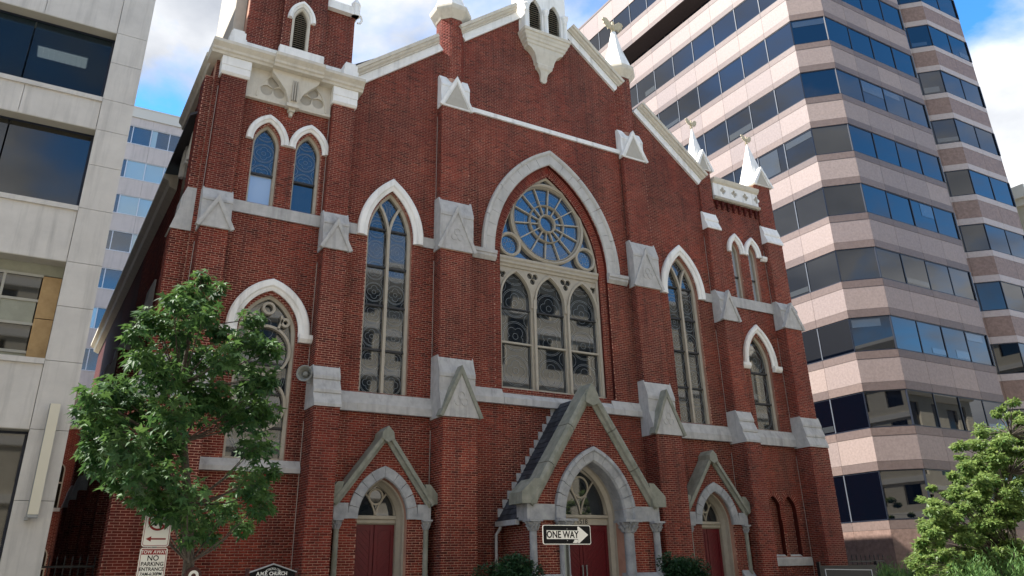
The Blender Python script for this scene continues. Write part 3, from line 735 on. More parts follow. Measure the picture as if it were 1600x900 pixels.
for s in (-1, 1): pane_poly(circ(s*1.60, 12.10, 0.37, 24), y+0.13, great, 'rose_glass'); mb2 = MB(); [ribbon(mb2, circ(s*1.60+0.18*math.cos(q*math.pi/4), 12.10+0.18*math.sin(q*math.pi/4), 0.06, 10), 0.010, y+0.12, True) for q in range(8)]; mb2.obj('leading', 'lead', great, fix=False)
hp = archpoly(0, MWH-0.06, 11.6, 11.62, 14.95, 20)
pane_poly(hp, y+0.17, great, 'rose_glass', 0.1)
# stones of the great arch, each its own block
def voussoirs(path, o0, o1, y0, y1, n, m, name='arch_stone', gap=0.0028, parent=None, prof=None):
    P = [Vector(p) for p in path]; cum = [0]
    for a, b in zip(P, P[1:]): cum.append(cum[-1]+(b-a).length)
    def at(s):
        for i in range(len(P)-1):
            if s <= cum[i+1]+1e-9: t = (s-cum[i])/(cum[i+1]-cum[i]); return P[i].lerp(P[i+1], t)
        return P[-1]
    tot = cum[-1]; apex = tot/2
    for half in (0, 1):
        for k in range(n):
            a = half*apex+apex*k/n+gap; b = half*apex+apex*(k+1)/n-gap; top0, top1 = (half == 1 and k == 0), (half == 0 and k == n-1)
            if top0: a = apex+0.004
            if top1: b = apex-0.004
            sub = [at(a+(b-a)*i/6) for i in range(7)]
            mb = MB(); e = random.uniform(-0.004, 0.004)
            sweep(mb, [(p.x, p.y) for p in sub], prof or [(o0, y1), (o0, y0+0.03+e), (o0+0.03, y0+e), (o1, y0+e), (o1, y1)], e0=(0, 1) if top0 else None, e1=(0, 1) if top1 else None); mb.obj(name, m, parent or church)
bigp = [(-2.36, 11.60)]+gothic(0, 2.36, 11.65, 15.46, 30)+[(2.36, 11.60)]
voussoirs(bigp, 0.0, 0.36, -0.19, -0.127, 10, 'pale_stone')
voussoirs(bigp, 0.36, 0.50, -0.25, -0.127, 4, 'pale_stone', 'arch_moulding', prof=[(0.36, -0.127), (0.36, -0.20), (0.42, -0.25), (0.50, -0.26), (0.52, -0.20), (0.52, -0.127)])
# --- gable rakes
SL = 0.8105
zr = lambda x: 22.69-SL*abs(x)
RKP = [(-0.02, -0.009), (-0.02, -0.10), (0.25, -0.10), (0.25, -0.15), (0.30, -0.16), (0.34, -0.26), (0.42, -0.30), (0.44, -0.36), (0.56, -0.38), (0.56, 0.5), (0.0, 0.5), (0.0, -0.009)]
def rake(xa, xb):
    P = sorted([(xa, zr(xa)), (xb, zr(xb))])
    mb = MB(); sweep(mb, P, [(-0.02, 0.41), (-0.02, -0.10), (0.26, -0.10), (0.26, 0.41)]); part(mb, 'rake_board', 'white_trim')
    mb = MB(); sweep(mb, P, [(0.263, 0.6), (0.263, -0.16), (0.31, -0.17), (0.35, -0.26), (0.42, -0.29), (0.43, -0.35), (0.54, -0.37), (0.56, 0.6)]); part(mb, 'rake_cornice', 'cream_trim')
for s in (-1, 1): rake(s*7.62, s*4.40); rake(s*3.50, s*1.04)

# --- little louvred oriel at the gable's head
XO = -0.03
mb = MB()
mb.box(XO-1.03, XO+1.03, -0.04, 0.5, 20.9, 24.2)
orl = part(mb, 'oriel', 'white_trim')
mb = MB()
lo = [archpoly(XO+s*0.45, 0.30, 21.15, 22.15, 22.78, 10) for s in (-1, 1)]
plate(mb, [[(XO-1.0, 21.08), (XO+1.0, 21.08), (XO+1.0, 23.3), (XO, 24.5), (XO-1.0, 23.3)]]+lo, -0.36, -0.20)
mb.box(XO-1.0, XO-0.9, -0.2, -0.03, 21.08, 23.3); mb.box(XO+0.9, XO+1.0, -0.2, -0.03, 21.08, 23.3); mb.obj('oriel_front', 'white_trim', orl)
for s in (-1, 1):
    for k in range(15):
        z = 21.17+k*0.105; mb = MB(); hw = 0.295 if z < 22.2 else max(0.05, 0.30*(1-(z-22.15)/0.7))
        extrude_x(mb, [(-0.26, z), (-0.25, z), (-0.13, z+0.09), (-0.14, z+0.09)], XO+s*0.45-hw, XO+s*0.45+hw); mb.obj('louver_slat', 'louver', orl)
    mb = MB(); mb.box(XO+s*0.45-0.29, XO+s*0.45+0.29, -0.12, -0.05, 21.15, 22.8); mb.obj('louver_back', 'black', orl)
for x in (-0.93, 0.0, 0.93):
    mb = MB(); lathe(mb, [(0.13, 21.12), (0.13, 21.18), (0.085, 21.24), (0.08, 22.0), (0.11, 22.03), (0.09, 22.06), (0.15, 22.24), (0.16, 22.28), (0.16, 22.34)], XO+x, -0.40, 14); mb.obj('colonnette', 'white_trim', orl, smooth=True)
mb = MB()
pr = [(1.10, -0.56, 21.14), (1.08, -0.54, 21.02), (1.05, -0.50, 21.0), (1.04, -0.48, 20.90), (0.98, -0.44, 20.84), (0.97, -0.42, 20.74), (0.91, -0.38, 20.70), (0.90, -0.36, 20.60), (0.84, -0.32, 20.56), (0.82, -0.31, 20.46)]
for (w, y0, z1), (w2, y2, z2) in zip(pr, pr[1:]):
    mb.add([(XO-w, y0, z1), (XO+w, y0, z1), (XO+w, -0.01, z1), (XO-w, -0.01, z1), (XO-w2, y2, z2), (XO+w2, y2, z2), (XO+w2, -0.01, z2), (XO-w2, -0.01, z2)], [(0,1,2,3),(4,7,6,5),(0,4,5,1),(1,5,6,2),(3,7,4,0),(2,6,7,3)])
mb.obj('oriel_cornice', 'cream_trim', orl)
mb = MB(); half = [(0.80, 20.45), (0.66, 20.38), (0.50, 20.22), (0.42, 20.02), (0.40, 19.86), (0.34, 19.80), (0.34, 19.68), (0.24, 19.60), (0.16, 19.46), (0.13, 19.30), (0.15, 19.22), (0.11, 19.13), (0.0, 19.08)]
n = len(half); V = []
for w, z in half:
    d = 0.07+0.26*min(1, max(0, (z-19.1)/1.3))+(0.03 if 19.66 < z < 19.82 else 0)
    V += [(XO-w, -0.008, z), (XO-w, -d, z), (XO+w, -d, z), (XO+w, -0.008, z)]
mb.add(V, [(4*i+k, 4*i+k+1, 4*i+k+5, 4*i+k+4) for i in range(n-1) for k in range(3)]+[(0, 1, 2, 3)]); mb.obj('corbel', 'cream_trim', orl)

# --- right tower head: pierced parapet between two pinnacles
mb = MB(); qf = [foil(8.62+0.67*k+0.3, 16.46, 4, 0.10, 0.075, 0, 48) for k in range(4)]
plate(mb, [[(8.38, 16.16), (11.0, 16.16), (11.0, 16.74), (8.38, 16.74)]]+qf, -0.16, -0.09); par = part(mb, 'parapet', 'white_trim')
mb = MB(); mb.box(8.38, 11.0, -0.085, 0.25, 16.1, 16.76); mb.obj('parapet_back', 'beige_trim', par)
mb = MB(); extrude_x(mb, [(0.3, 16.74), (-0.17, 16.74), (-0.24, 16.80), (-0.28, 16.88), (-0.30, 16.96), (0.3, 16.98)], 8.36, 11.03); mb.obj('parapet_cornice', 'cream_trim', par)
mb = MB(); extrude_x(mb, [(-0.009, 16.0), (-0.20, 16.0), (-0.24, 16.06), (-0.24, 16.10), (-0.09, 16.18), (-0.009, 16.18)], 8.36, 11.03); mb.obj('parapet_ledge', 'beige_trim', par)
for k in range(8):
    x = 8.55+k*0.33; mb = MB(); mb.box(x-0.055, x+0.055, -0.11, -0.008, 15.72, 15.98); mb.box(x-0.04, x+0.04, -0.07, -0.008, 15.60, 15.719); part(mb, 'corbel', 'brick')
mb = MB(); mb.box(8.36, 11.03, -0.06, -0.009, 15.90, 15.998); part(mb, 'corbel_course', 'brick')

def eagle(x, y, z, s, parent):
    """gilded bird with spread wings on a ball"""
    mb = MB()
    lathe(mb, [(0.03*s, z), (0.10*s, z+0.05*s), (0.10*s, z+0.12*s), (0.04*s, z+0.18*s)], x, y, 8)
    lathe(mb, [(0.04*s, z+0.17*s), (0.11*s, z+0.30*s), (0.12*s, z+0.42*s), (0.07*s, z+0.55*s), (0.075*s, z+0.64*s), (0.03*s, z+0.70*s)], x, y, 8)
    tube(mb, [(x, y, z+0.63*s), (x+0.03*s, y-0.1*s, z+0.60*s)], [0.03*s, 0.008*s], 5)
    for sd in (-1, 1):
        out_ = [(0.06, 0.46), (0.16, 0.62), (0.34, 0.78), (0.52, 0.76), (0.58, 0.62), (0.50, 0.60), (0.52, 0.44), (0.42, 0.46), (0.42, 0.30), (0.32, 0.36), (0.29, 0.20), (0.20, 0.30), (0.08, 0.24)]
        extrude_y(mb, [(x+sd*a*s, z+b*s) for a, b in out_], y-0.03*s, y+0.03*s)
        tube(mb, [(x+sd*0.06*s, y, z+0.30*s), (x+sd*0.09*s, y-0.02*s, z+0.12*s)], 0.025*s, 5)
    mb.add([(x-0.08*s, y+0.02, z+0.30*s), (x+0.08*s, y+0.02, z+0.30*s), (x+0.05*s, y+0.16*s, z+0.08*s), (x-0.05*s, y+0.16*s, z+0.08*s)], [(0, 1, 2, 3)])
    mb.obj('eagle_finial', 'gold_paint', parent)
def pinnacle(x0, x1, y0, zb, zt):
    xm = (x0+x1)/2; y1 = y0+(x1-x0); ym = (y0+y1)/2; mb = MB(); a = 0.05
    b = [(x0-a, y0-a, zb), (x1+a, y0-a, zb), (x1+a, y1+a, zb), (x0-a, y1+a, zb)]
    mb.add(b+[(xm, ym, zt)], [(0, 3, 2, 1), (0, 1, 4), (1, 2, 4), (2, 3, 4), (3, 0, 4)])
    pin = part(mb, 'pinnacle', 'white_trim')
    za = zb+0.80; h2 = (x1-x0)/2
    mb = MB(); extrude_y(mb, [(x0-0.09, zb-0.02), (x1+0.09, zb-0.02), (xm, za)], y0-0.10, ym)
    mb.obj('gablet', 'white_trim', pin)
    mb = MB(); n_ = [(y0-0.09, zb-0.022), (y1+0.09, zb-0.022), (ym, za)]; extrude_x(mb, n_, x0-0.10, xm); mb.obj('gablet', 'white_trim', pin)
    mb = MB(); sweep(mb, [(x0-0.14, zb-0.04), (xm, za+0.03), (x1+0.14, zb-0.04)], [(0.05, y0-0.16), (0.05, ym), (-0.05, y0-0.101), (-0.05, y0-0.16)]); mb.obj('gablet_coping', 'white_trim', pin)
    mb = MB(); mb.add([(x0+0.06, y0-0.104, zb), (x1-0.06, y0-0.104, zb), (xm, y0-0.104, za-0.12)], [(0, 1, 2)]); mb.obj('gablet_panel', 'beige_trim', pin)
    eagle(xm, ym, zt-0.06, 0.58, pin)
pinnacle(7.64, 8.31, -0.07, 17.28, 19.55)
pinnacle(11.06, 11.94, -0.07, 17.33, 19.75)
eagle(3.95, 0.24, 23.06, 0.98, church); eagle(-3.95, 0.24, 23.06, 0.98, church)

# --- left tower head
panel = [(-11.03, 15.16), (-8.36, 15.16), (-8.36, 16.15), (-11.03, 16.15)]
tf = [foil(-10.22, 15.60, 3, 0.225, 0.185), foil(-8.98, 15.60, 3, 0.225, 0.185)]
mb = MB(); plate(mb, [panel]+tf, -0.10, -0.03); tp = part(mb, 'tower_frieze', 'cream_trim')
mb = MB(); mb.box(-11.03, -8.36, -0.029, -0.009, 15.17, 16.14); mb.obj('frieze_back', 'beige_trim', tp)
for cx in (-10.20, -9.02):
    mb = MB(); sweep(mb, gothic(cx, 0.50, 15.2, 16.12, 12), [(-0.02, -0.10), (-0.02, -0.13), (0.02, -0.13), (0.02, -0.10)]); mb.obj('arch_moulding', 'cream_trim', tp)
mb = MB(); extrude_x(mb, [(-0.009, 15.08), (-0.14, 15.08), (-0.15, 15.16), (-0.009, 15.17)], -11.03, -8.36); mb.obj('frieze_ledge', 'cream_trim', tp)
xm = -9.60
mb = MB(); V = []
for w, d, z in ((0.76, 0.36, 16.15), (0.72, 0.35, 16.02), (0.50, 0.32, 15.80), (0.28, 0.29, 15.55), (0.16, 0.27, 15.25), (0.13, 0.26, 15.14)): V += [(xm-w, -0.101, z), (xm-w, -d, z), (xm+w, -d, z), (xm+w, -0.101, z)]
mb.add(V, [(4*i+k, 4*i+k+1, 4*i+k+5, 4*i+k+4) for i in range(5) for k in range(3)]+[(20, 21, 22, 23)])
mb.box(xm-0.20, xm+0.20, -0.30, -0.05, 15.02, 15.13); mb.box(xm-0.10, xm+0.10, -0.18, -0.01, 14.92, 15.019); mb.box(xm-0.05, xm+0.05, -0.12, -0.01, 14.78, 14.919); mb.obj('corbel', 'cream_trim', tp)
mb = MB()
for dx in (-0.07, 0.0, 0.07): mb.box(xm+dx-0.018, xm+dx+0.018, -0.37, -0.25, 15.22, 15.92)
mb.obj('corbel_flute', 'beige_trim', tp)
for x0, x1 in ((-11.86, -10.99), (-8.39, -7.56)):
    mb = MB(); mb.box(x0, x1, -0.36, 0.4, 15.85, 16.15); extrude_x(mb, [(0.4, 15.849), (-0.34, 15.849), (-0.36, 15.62), (-0.30, 15.55), (0.4, 15.55)], x0+0.01, x1-0.01); part(mb, 'pier_cap', 'white_trim')
CP = [(0.3, 16.15), (-0.40, 16.15), (-0.43, 16.22), (-0.48, 16.25), (-0.50, 16.32), (-0.58, 16.40), (-0.62, 16.44), (-0.62, 16.54), (0.3, 16.60)]
mb = MB(); extrude_x(mb, CP, -12.2, -10.37); extrude_x(mb, CP, -8.83, -7.42); extrude_x(mb, [(y-0.16 if y < 0 else y, z+0.002) for y, z in CP], -10.38, -8.82); corn = part(mb, 'tower_cornice', 'cream_trim')
mb = MB(); extrude_y(mb, [(-11.955, 16.15), (-12.10, 16.15), (-12.14, 16.30), (-12.24, 16.40), (-12.24, 16.54), (-11.5, 16.60)], 0.31, 4.9); mb.obj('side_cornice', 'cream_trim', corn)
mb = MB(); mb.box(-11.5, -7.66, -0.02, 4.4, 16.56, 17.08); mb.box(-10.2, -8.75, -0.22, -0.03, 16.56, 17.22); part(mb, 'tower_base_course', 'white_trim')
for x0 in (-11.75, -8.12):
    mb = MB(); mb.box(x0, x0+0.50, -0.42, 0.1, 16.57, 16.86); mb.box(x0+0.03, x0+0.47, -0.39, 0.1, 16.865, 17.10); mb.box(x0+0.08, x0+0.42, -0.34, 0.05, 17.102, 17.20); part(mb, 'parapet_block', 'white_trim')
UL, UR, UT = -11.20, -7.66, 19.55
ul = archpoly(-9.56, 0.27, 17.25, 18.45, 18.98, 10)
mb = MB(); mb.box(UL, UR, 0.25, 4.2, 17.05, UT); mb.box(UL, -8.7, 0.25, 4.2, UT, 23.0); plate(mb, [[(-10.15, 17.2), (-8.72, 17.2), (-8.72, 23), (-10.15, 23)], ul], -0.01, 0.24); part(mb, 'belfry_wall', 'mortar')
bricks([[(UL, 17.05), (UR, 17.05), (UR, UT), (-8.7, UT), (-8.7, 22), (UL, 22)]], 0.25)
bricks([[(-10.15, 17.2), (-8.72, 17.2), (-8.72, 22), (-10.15, 22)], ul], -0.01)
bricks([[(-0.01, 17.2), (0.24, 17.2), (0.24, 22), (-0.01, 22)]], o=(-10.15, 0, 0), ud=(0, 1, 0), nd=(-1, 0, 0))
mb = MB(); mb.box(UL-0.35, UL-0.01, 0.7, 4.2, 16.6, 23.0); part(mb, 'belfry_side', 'beige_trim')
mb = MB(); sweep(mb, [(-9.56-0.27, 17.26)]+gothic(-9.56, 0.27, 18.45, 18.98, 12)+[(-9.56+0.27, 17.26)], [(-0.06, 0.0), (-0.06, 0.15), (0.03, 0.15), (0.03, -0.05), (-0.03, -0.05)]); mb.box(-9.83, -9.29, -0.06, 0.2, 17.22, 17.30); lv = part(mb, 'louver', 'louver')
for k in range(20):
    z = 17.32+k*0.08; hw = 0.22 if z < 18.5 else max(0.03, 0.22*(1-(z-18.45)/0.5)); mb = MB(); extrude_x(mb, [(0.0, z), (0.01, z), (0.10, z+0.055), (0.09, z+0.055)], -9.56-hw, -9.56+hw); mb.obj('louver_slat', 'louver', lv)
mb = MB(); plate(mb, [ul], 0.14, 0.16); mb.obj('louver_back', 'black', lv)
hood(-9.56, 0.29, 18.46, 18.50, 19.03, 0.17, y=-0.16)
mb = MB(); mb.box(-8.72, -7.58, 0.05, 4.3, 19.50, 19.62); mb.box(-8.72, -7.62, 0.10, 4.3, 19.62, 19.86); lathe(mb, [(0.16, 19.5), (0.16, 19.95), (0.18, 20.0), (0.03, 20.25)], -7.68, 0.16, 6); part(mb, 'belfry_coping', 'white_trim')
mb = MB(); tube(mb, [(-7.58, 0.15, 19.62), (-7.48, 0.15, 19.58), (-7.44, 0.15, 19.42), (-7.50, 0.15, 19.28), (-7.60, 0.15, 19.26)], 0.04, 6); part(mb, 'scroll', 'white_trim')
# hoods and caps on the flank of the tower
TY = lambda u, y, z: (-11.95+y, u, z)
for yy in (1.7, 3.1):
    mb = MB(); sweep(mb, [(yy-0.42, 13.72)]+gothic(yy, 0.42, 13.76, 14.42, 12)+[(yy+0.42, 13.72)], HOODP(0.22), T=TY); part(mb, 'hood_mould', 'white_trim')
    mb = MB(); plate(mb, [archpoly(yy, 0.42, 11.68, 13.76, 14.4)], -0.012, -0.006, T=TY); part(mb, 'window', 'church_glass')
mb = MB(); extrude_y(mb, [(-11.955, 11.29), (-12.02, 11.29), (-12.02, 11.66), (-11.955, 11.68)], 0.8, 4.7); part(mb, 'string_course', 'stone')

# --- portals
def capital(x, y, z0, z1, r, parent, m='arch_marble'):
    mb = MB(); h = z1-z0
    lathe(mb, [(r, z0), (r*1.2, z0+0.04*h), (r*1.05, z0+0.12*h), (r*1.15, z0+0.4*h), (r*1.7, z0+0.75*h), (r*1.9, z0+0.8*h)], x, y, 14)
    mb.box(x-r*1.9, x+r*1.9, y-r*1.9, y+r*1.9, z0+0.82*h, z1)
    for k in range(8):
        a = k*math.pi/4; c, s = math.cos(a), math.sin(a)
        for rr, za_, zb_ in ((1.1, 0.12, 0.52), (1.25, 0.42, 0.80)):
            q = a+(math.pi/8 if rr > 1.2 else 0); c, s = math.cos(q), math.sin(q)
            tube(mb, [(x+c*r*rr, y+s*r*rr, z0+za_*h), (x+c*r*(rr+0.25), y+s*r*(rr+0.25), z0+(za_*0.4+zb_*0.6)*h), (x+c*r*(rr+0.75), y+s*r*(rr+0.75), z0+zb_*h), (x+c*r*(rr+0.7), y+s*r*(rr+0.7), z0+(zb_-0.1)*h)], [r*0.28, r*0.3, r*0.2, r*0.12], 5)
    return mb.obj('capital', m, parent, smooth=False)
def column(x, y, z0, z1, r, m='arch_marble', caph=0.28):
    mb = MB(); lathe(mb, [(r*1.5, z0), (r*1.5, z0+0.08), (r*1.25, z0+0.12), (r*1.3, z0+0.17), (r, z0+0.2), (r*0.94, z1-caph)], x, y, 16); c = part(mb, 'column', m, smooth=False)
    capital(x, y, z1-caph, z1, r, c); return c
def plinth(x0, x1, yf, yb, zt):
    mb = MB(); extrude_x(mb, [(yb, 0), (yf, 0), (yf, zt-0.42), (yf+0.28, zt), (yb, zt)], x0, x1); part(mb, 'plinth', 'arch_marble')
def tymp(cx, w, zs, za, y, rc, zc, glass, rep=None):
    """glazed head over the door: a circle held in a Y of tracery"""
    poly = archpoly(cx, w, zs-0.01, zs, za, 12); mb = MB()
    sweep(mb, [(cx-w, zs)]+gothic(cx, w, zs+0.01, za, 16)+[(cx+w, zs)], [(-0.06, y), (-0.06, y+0.1), (0.02, y+0.1), (0.02, y-0.03)])
    sweep(mb, circ(cx, zc, rc, 28), [(-0.025, y+0.01), (-0.025, y+0.08), (0.025, y+0.08), (0.025, y+0.01)], True)
    for s in (-1, 1):
        pth = [(cx+s*(0.01+(w*0.52)*(t**1.6)), zs+(za-zs)*0.72*t) for t in (0, .1, .2, .3, .4, .5, .6, .7, .8, .9, 1)]
        pth = [p for p in pth if inpoly(p[0], p[1], poly) and math.hypot(p[0]-cx, p[1]-zc) > rc]
        sweep(mb, pth, [(-0.02, y+0.013+s*0.001), (-0.02, y+0.08), (0.02, y+0.08), (0.02, y+0.013+s*0.001)])
    t = part(mb, 'fanlight', 'tan_frame')
    for pp in (clipx(poly, cx-w, cx), clipx(poly, cx, cx+w)): pane_poly(pp, y+0.06, t, glass, 0.8)
    pane_poly(circ(cx, zc, rc-0.02, 24), y+0.045, t, 'church_glass', 0.8)
    leading(archpoly(cx, w-0.06, zs, zs+0.01, za-0.1, 12), y+0.05, t, cx-w, cx+w, zs, za, 'none')
def door_leaf(x0, x1, z0, z1, y, flip):
    mb = MB(); mb.box(x0, x1, y, y+0.06, z0, z1); d = part(mb, 'door', 'door_red')
    mb = MB()
    for a, b, c, e in ((x0+0.01, x0+0.11, z0, z1), (x1-0.11, x1-0.01, z0, z1), (x0+0.112, x1-0.112, z1-0.14, z1), (x0+0.112, x1-0.112, z0, z0+0.25)): mb.box(a, b, y-0.025, y-0.001, c, e)
    mb.obj('door_frame', 'door_red', d)
    xa, xb = x0+0.12, x1-0.12; w = xb-xa; n = int((z1-z0)/0.16)
    for k in range(-int(w/0.16)-1, n):     # diagonal boards
        za_ = z0+0.26+k*0.16
        q = [(xa, za_), (xb, za_+w), (xb, za_+w+0.15), (xa, za_+0.15)]
        if flip: q = [(xa+xb-x, z) for x, z in q]
        q = clipz(q, z0+0.26, z1-0.145)
        if len(q) > 2: mb = MB(); plate(mb, [q], y-0.012+random.uniform(-.002, .002), y-0.001); mb.obj('plank', 'door_red', d)
    return d
def kneeler(x, s, z0, z1, w, yf, yb, m):
    mb = MB(); a = [(x, z0), (x+s*w, z0), (x+s*w, z0+(z1-z0)*0.45), (x+s*w*0.15, z1), (x-s*0.12, z1)]
    extrude_y(mb, a if s > 0 else a[::-1], yf, yb); part(mb, 'kneeler', m)

for s in (-1, 1):
    cx = s*SDX; YF = -0.42
    body = [(cx-1.22, 0), (cx+1.22, 0), (cx+1.22, 3.50), (cx, 5.22), (cx-1.22, 3.50)]
    op = archpoly(cx, 0.72, 0.0, 3.06, 4.12, 12)
    mb = MB(); plate(mb, [body, op], YF, -0.009); part(mb, 'portal_gable', 'mortar'); bricks([body, op], YF)
    for sx in (-1, 1):
        for q in (-1, 1): bricks([[(YF, 0.8), (-0.01, 0.8), (-0.01, 3.45), (YF, 3.45)]], o=(cx+sx*1.22, 0, 0), ud=(0, 1, 0), nd=(sx, 0, 0))
    mb = MB(); sweep(mb, [(cx-1.42, 3.42), (cx, 5.30), (cx+1.42, 3.42)], [(-0.12, -0.012), (-0.12, YF-0.06), (-0.04, YF-0.10), (-0.02, YF-0.17), (0.08, YF-0.17), (0.08, -0.012)]); part(mb, 'gable_coping', 'mossy_stone')
    mb = MB(); extrude_y(mb, [(cx-0.19, 5.16), (cx, 5.05), (cx+0.19, 5.16), (cx+0.16, 5.34), (cx, 5.50), (cx-0.16, 5.34)], YF-0.20, -0.011); part(mb, 'apex_stone', 'mossy_stone')
    for sx in (-1, 1):
        kneeler(cx+sx*1.30, sx, 3.46, 3.98, 0.30, YF-0.14, -0.01, 'mossy_stone')
        a, b = sorted((cx+sx*1.0, cx+sx*1.40)); mb = MB(); mb.box(a, b, YF-0.07, -0.01, 3.06, 3.45); part(mb, 'springer', 'arch_marble')
        column(cx+sx*1.28, YF-0.02, 0.85, 3.06, 0.075, 'mossy_stone', 0.26); plinth(cx+sx*1.14-0.26, cx+sx*1.14+0.26, YF-0.22, -0.01, 1.70 if s < 0 else 1.72)
    voussoirs([(cx-0.71, 3.06)]+gothic(cx, 0.71, 3.08, 4.12, 18)+[(cx+0.71, 3.06)], 0.0, 0.29, YF-0.07, YF+0.05, 5, 'arch_marble')
    mb = MB(); sweep(mb, [(cx-0.715, 0.3)]+gothic(cx, 0.715, 3.06, 4.11, 16)+[(cx+0.715, 0.3)], [(-0.13, 0.02), (-0.13, 0.3), (0.004, 0.3), (0.004, -0.25), (-0.04, -0.25), (-0.06, -0.12)]); part(mb, 'door_surround', 'tan_frame')
    mb = MB(); extrude_x(mb, [(0.2, 2.96), (0.10, 2.96), (0.06, 3.0), (0.06, 3.07), (0.02, 3.10), (0.02, 3.18), (0.2, 3.2)], cx-0.60, cx+0.60); part(mb, 'transom', 'tan_frame')
    tymp(cx, 0.60, 3.2, 4.0, 0.10, 0.20, 3.68, 'church_glass')
    for q in (-1, 1):
        a, b = sorted((cx, cx+q*0.60)); door_leaf(a+0.004, b-0.004, 0.35, 2.955, 0.16, q < 0)
# main porch
YP = -1.75
body = [(-2.20, 0), (2.20, 0), (2.20, 3.42), (0, 6.68), (-2.20, 3.42)]
op = archpoly(0, 1.08, 0.0, 3.06, 4.72, 16)
mb = MB(); plate(mb, [body, op], YP, YP+0.45); mb.box(-2.20, -1.95, YP+0.45, -0.13, 0, 3.3); mb.box(1.95, 2.20, YP+0.45, -0.13, 0, 3.3); porch = part(mb, 'porch_wall', 'mortar')
bricks([body, op], YP)
for sx in (-1, 1): bricks([[(YP, 0.8), (-0.13, 0.8), (-0.13, 3.0), (YP, 3.0)]], o=(sx*2.20, 0, 0), ud=(0, 1, 0), nd=(sx, 0, 0))
mb = MB()
for sx in (-1, 1):
    sweep(mb, [(sx*2.30, 3.06), (sx*0.0, 6.60)][::1 if sx < 0 else -1], [(0.0, YP+0.42), (0.06, YP+0.42), (0.06, -0.128), (0.0, -0.128)])
part(mb, 'porch_roof', 'roofing')
mb = MB(); n_rows = 22
for sx in (-1, 1):
    e0, e1 = Vector((sx*2.34, 3.02)), Vector((0.0, 6.62)); d = (e1-e0); L_ = d.length; d.normalize(); nn = Vector((-d.y, d.x)) if sx < 0 else Vector((d.y, -d.x))
    for k in range(n_rows):
        a = e0+d*(L_*k/n_rows); b = e0+d*min(L_, L_*(k+1.35)/n_rows)
        for j in range(8):
            y0 = YP+0.40+j*0.155+(0.07 if k % 2 else 0); y1 = min(y0+0.15, -0.13)
            p = [a+nn*0.085, b+nn*0.066]; lift = 0.014
            q = [(p[0].x, p[0].y), (p[1].x, p[1].y), (p[1].x-nn.x*lift, p[1].y-nn.y*lift), (p[0].x-nn.x*lift, p[0].y-nn.y*lift)]
            mb.add([(x, y0, z) for x, z in q]+[(x, y1, z) for x, z in q], [(0,1,2,3),(4,7,6,5),(0,4,5,1),(1,5,6,2),(2,6,7,3),(3,7,4,0)], random.random())
part(mb, 'slates', 'slate', kind='stuff')
mb = MB()      # stepped lead flashing where the roof meets the wall
for sx in (-1, 1):
    for k in range(14):
        t = (k+0.5)/14; x = sx*2.34*(1-t); z = 3.06+(6.66-3.06)*t; mb.box(x-0.085+sx*0.02, x+0.085+sx*0.02, -0.16, -0.129, z, z+0.235)
part(mb, 'flashing', 'flashing', kind='stuff')
mb = MB(); mb.box(-2.46, -2.33, YP+0.45, -0.135, 2.92, 3.06); part(mb, 'gutter', 'flashing')
mb = MB(); tube(mb, [(-2.40, -0.4, 2.98), (-2.42, -0.36, 2.85), (-2.50, -0.28, 2.70), (-2.50, -0.26, 0.1)], 0.045, 8); part(mb, 'downspout', 'flashing')
CPR = [(-0.15, YP+0.44), (-0.15, YP-0.04), (-0.06, YP-0.09), (-0.03, YP-0.16), (0.08, YP-0.18), (0.17, YP-0.12), (0.17, YP+0.44)]
for sx in (-1, 1):    # coping in three lengths a side
    P0, P1 = Vector((sx*2.27, 3.40)), Vector((0, 6.75))
    for k in range(3):
        a = P0.lerp(P1, k/3+0.003); b = P0.lerp(P1, (k+1)/3-0.003)
        if k == 2: b = P1
        pth = [(a.x, a.y), (b.x, b.y)]
        mb = MB(); sweep(mb, pth if sx < 0 else pth[::-1], CPR); part(mb, 'gable_coping', 'mossy_stone')
    kneeler(sx*2.10, sx, 3.44, 4.12, 0.50, YP-0.17, YP+0.55, 'mossy_stone')
    a, b = sorted((sx*1.44, sx*2.38)); mb = MB(); mb.box(a, b, YP-0.07, YP+0.50, 3.02, 3.44); part(mb, 'springer', 'arch_marble')
    column(sx*2.20, YP-0.06, 0.9, 3.02, 0.11, caph=0.30); column(sx*1.16, YP-0.04, 0.9, 3.05, 0.16, caph=0.36)
    plinth(sx*1.72-0.72, sx*1.72+0.72, YP-0.36, YP+0.2, 1.62)
mb = MB(); extrude_y(mb, [(-0.26, 6.42), (0, 6.32), (0.26, 6.42), (0.22, 6.68), (0, 7.02), (-0.22, 6.68)], YP-0.22, YP+0.46); part(mb, 'apex_stone', 'mossy_stone')
voussoirs([(-1.05, 3.06)]+gothic(0, 1.05, 3.10, 4.68, 22)+[(1.05, 3.06)], 0.0, 0.36, YP-0.10, YP+0.44, 7, 'arch_marble', prof=[(0.0, YP+0.44), (0.0, YP-0.02), (0.05, YP-0.08), (0.26, YP-0.10), (0.30, YP-0.15), (0.40, YP-0.13), (0.40, YP+0.02), (0.10, YP+0.44)])
YD = YP+0.62
mb = MB(); sweep(mb, [(-1.10, 0.3)]+gothic(0, 1.10, 3.06, 4.74, 18)+[(1.10, 0.3)], [(-0.16, YD-0.02), (-0.16, YD+0.3), (0.15, YD+0.3), (0.15, YP+0.46), (-0.03, YP+0.46), (-0.05, YD-0.08)]); part(mb, 'door_surround', 'tan_frame')
mb = MB(); extrude_x(mb, [(YD+0.2, 2.95), (YD+0.06, 2.95), (YD+0.06, 3.12), (YD+0.0, 3.15), (YD, 3.22), (YD+0.2, 3.25)], -0.96, 0.96); trn = part(mb, 'transom', 'tan_frame')
tymp(0, 0.95, 3.25, 4.55, YD+0.08, 0.30, 4.02, 'church_glass', True)
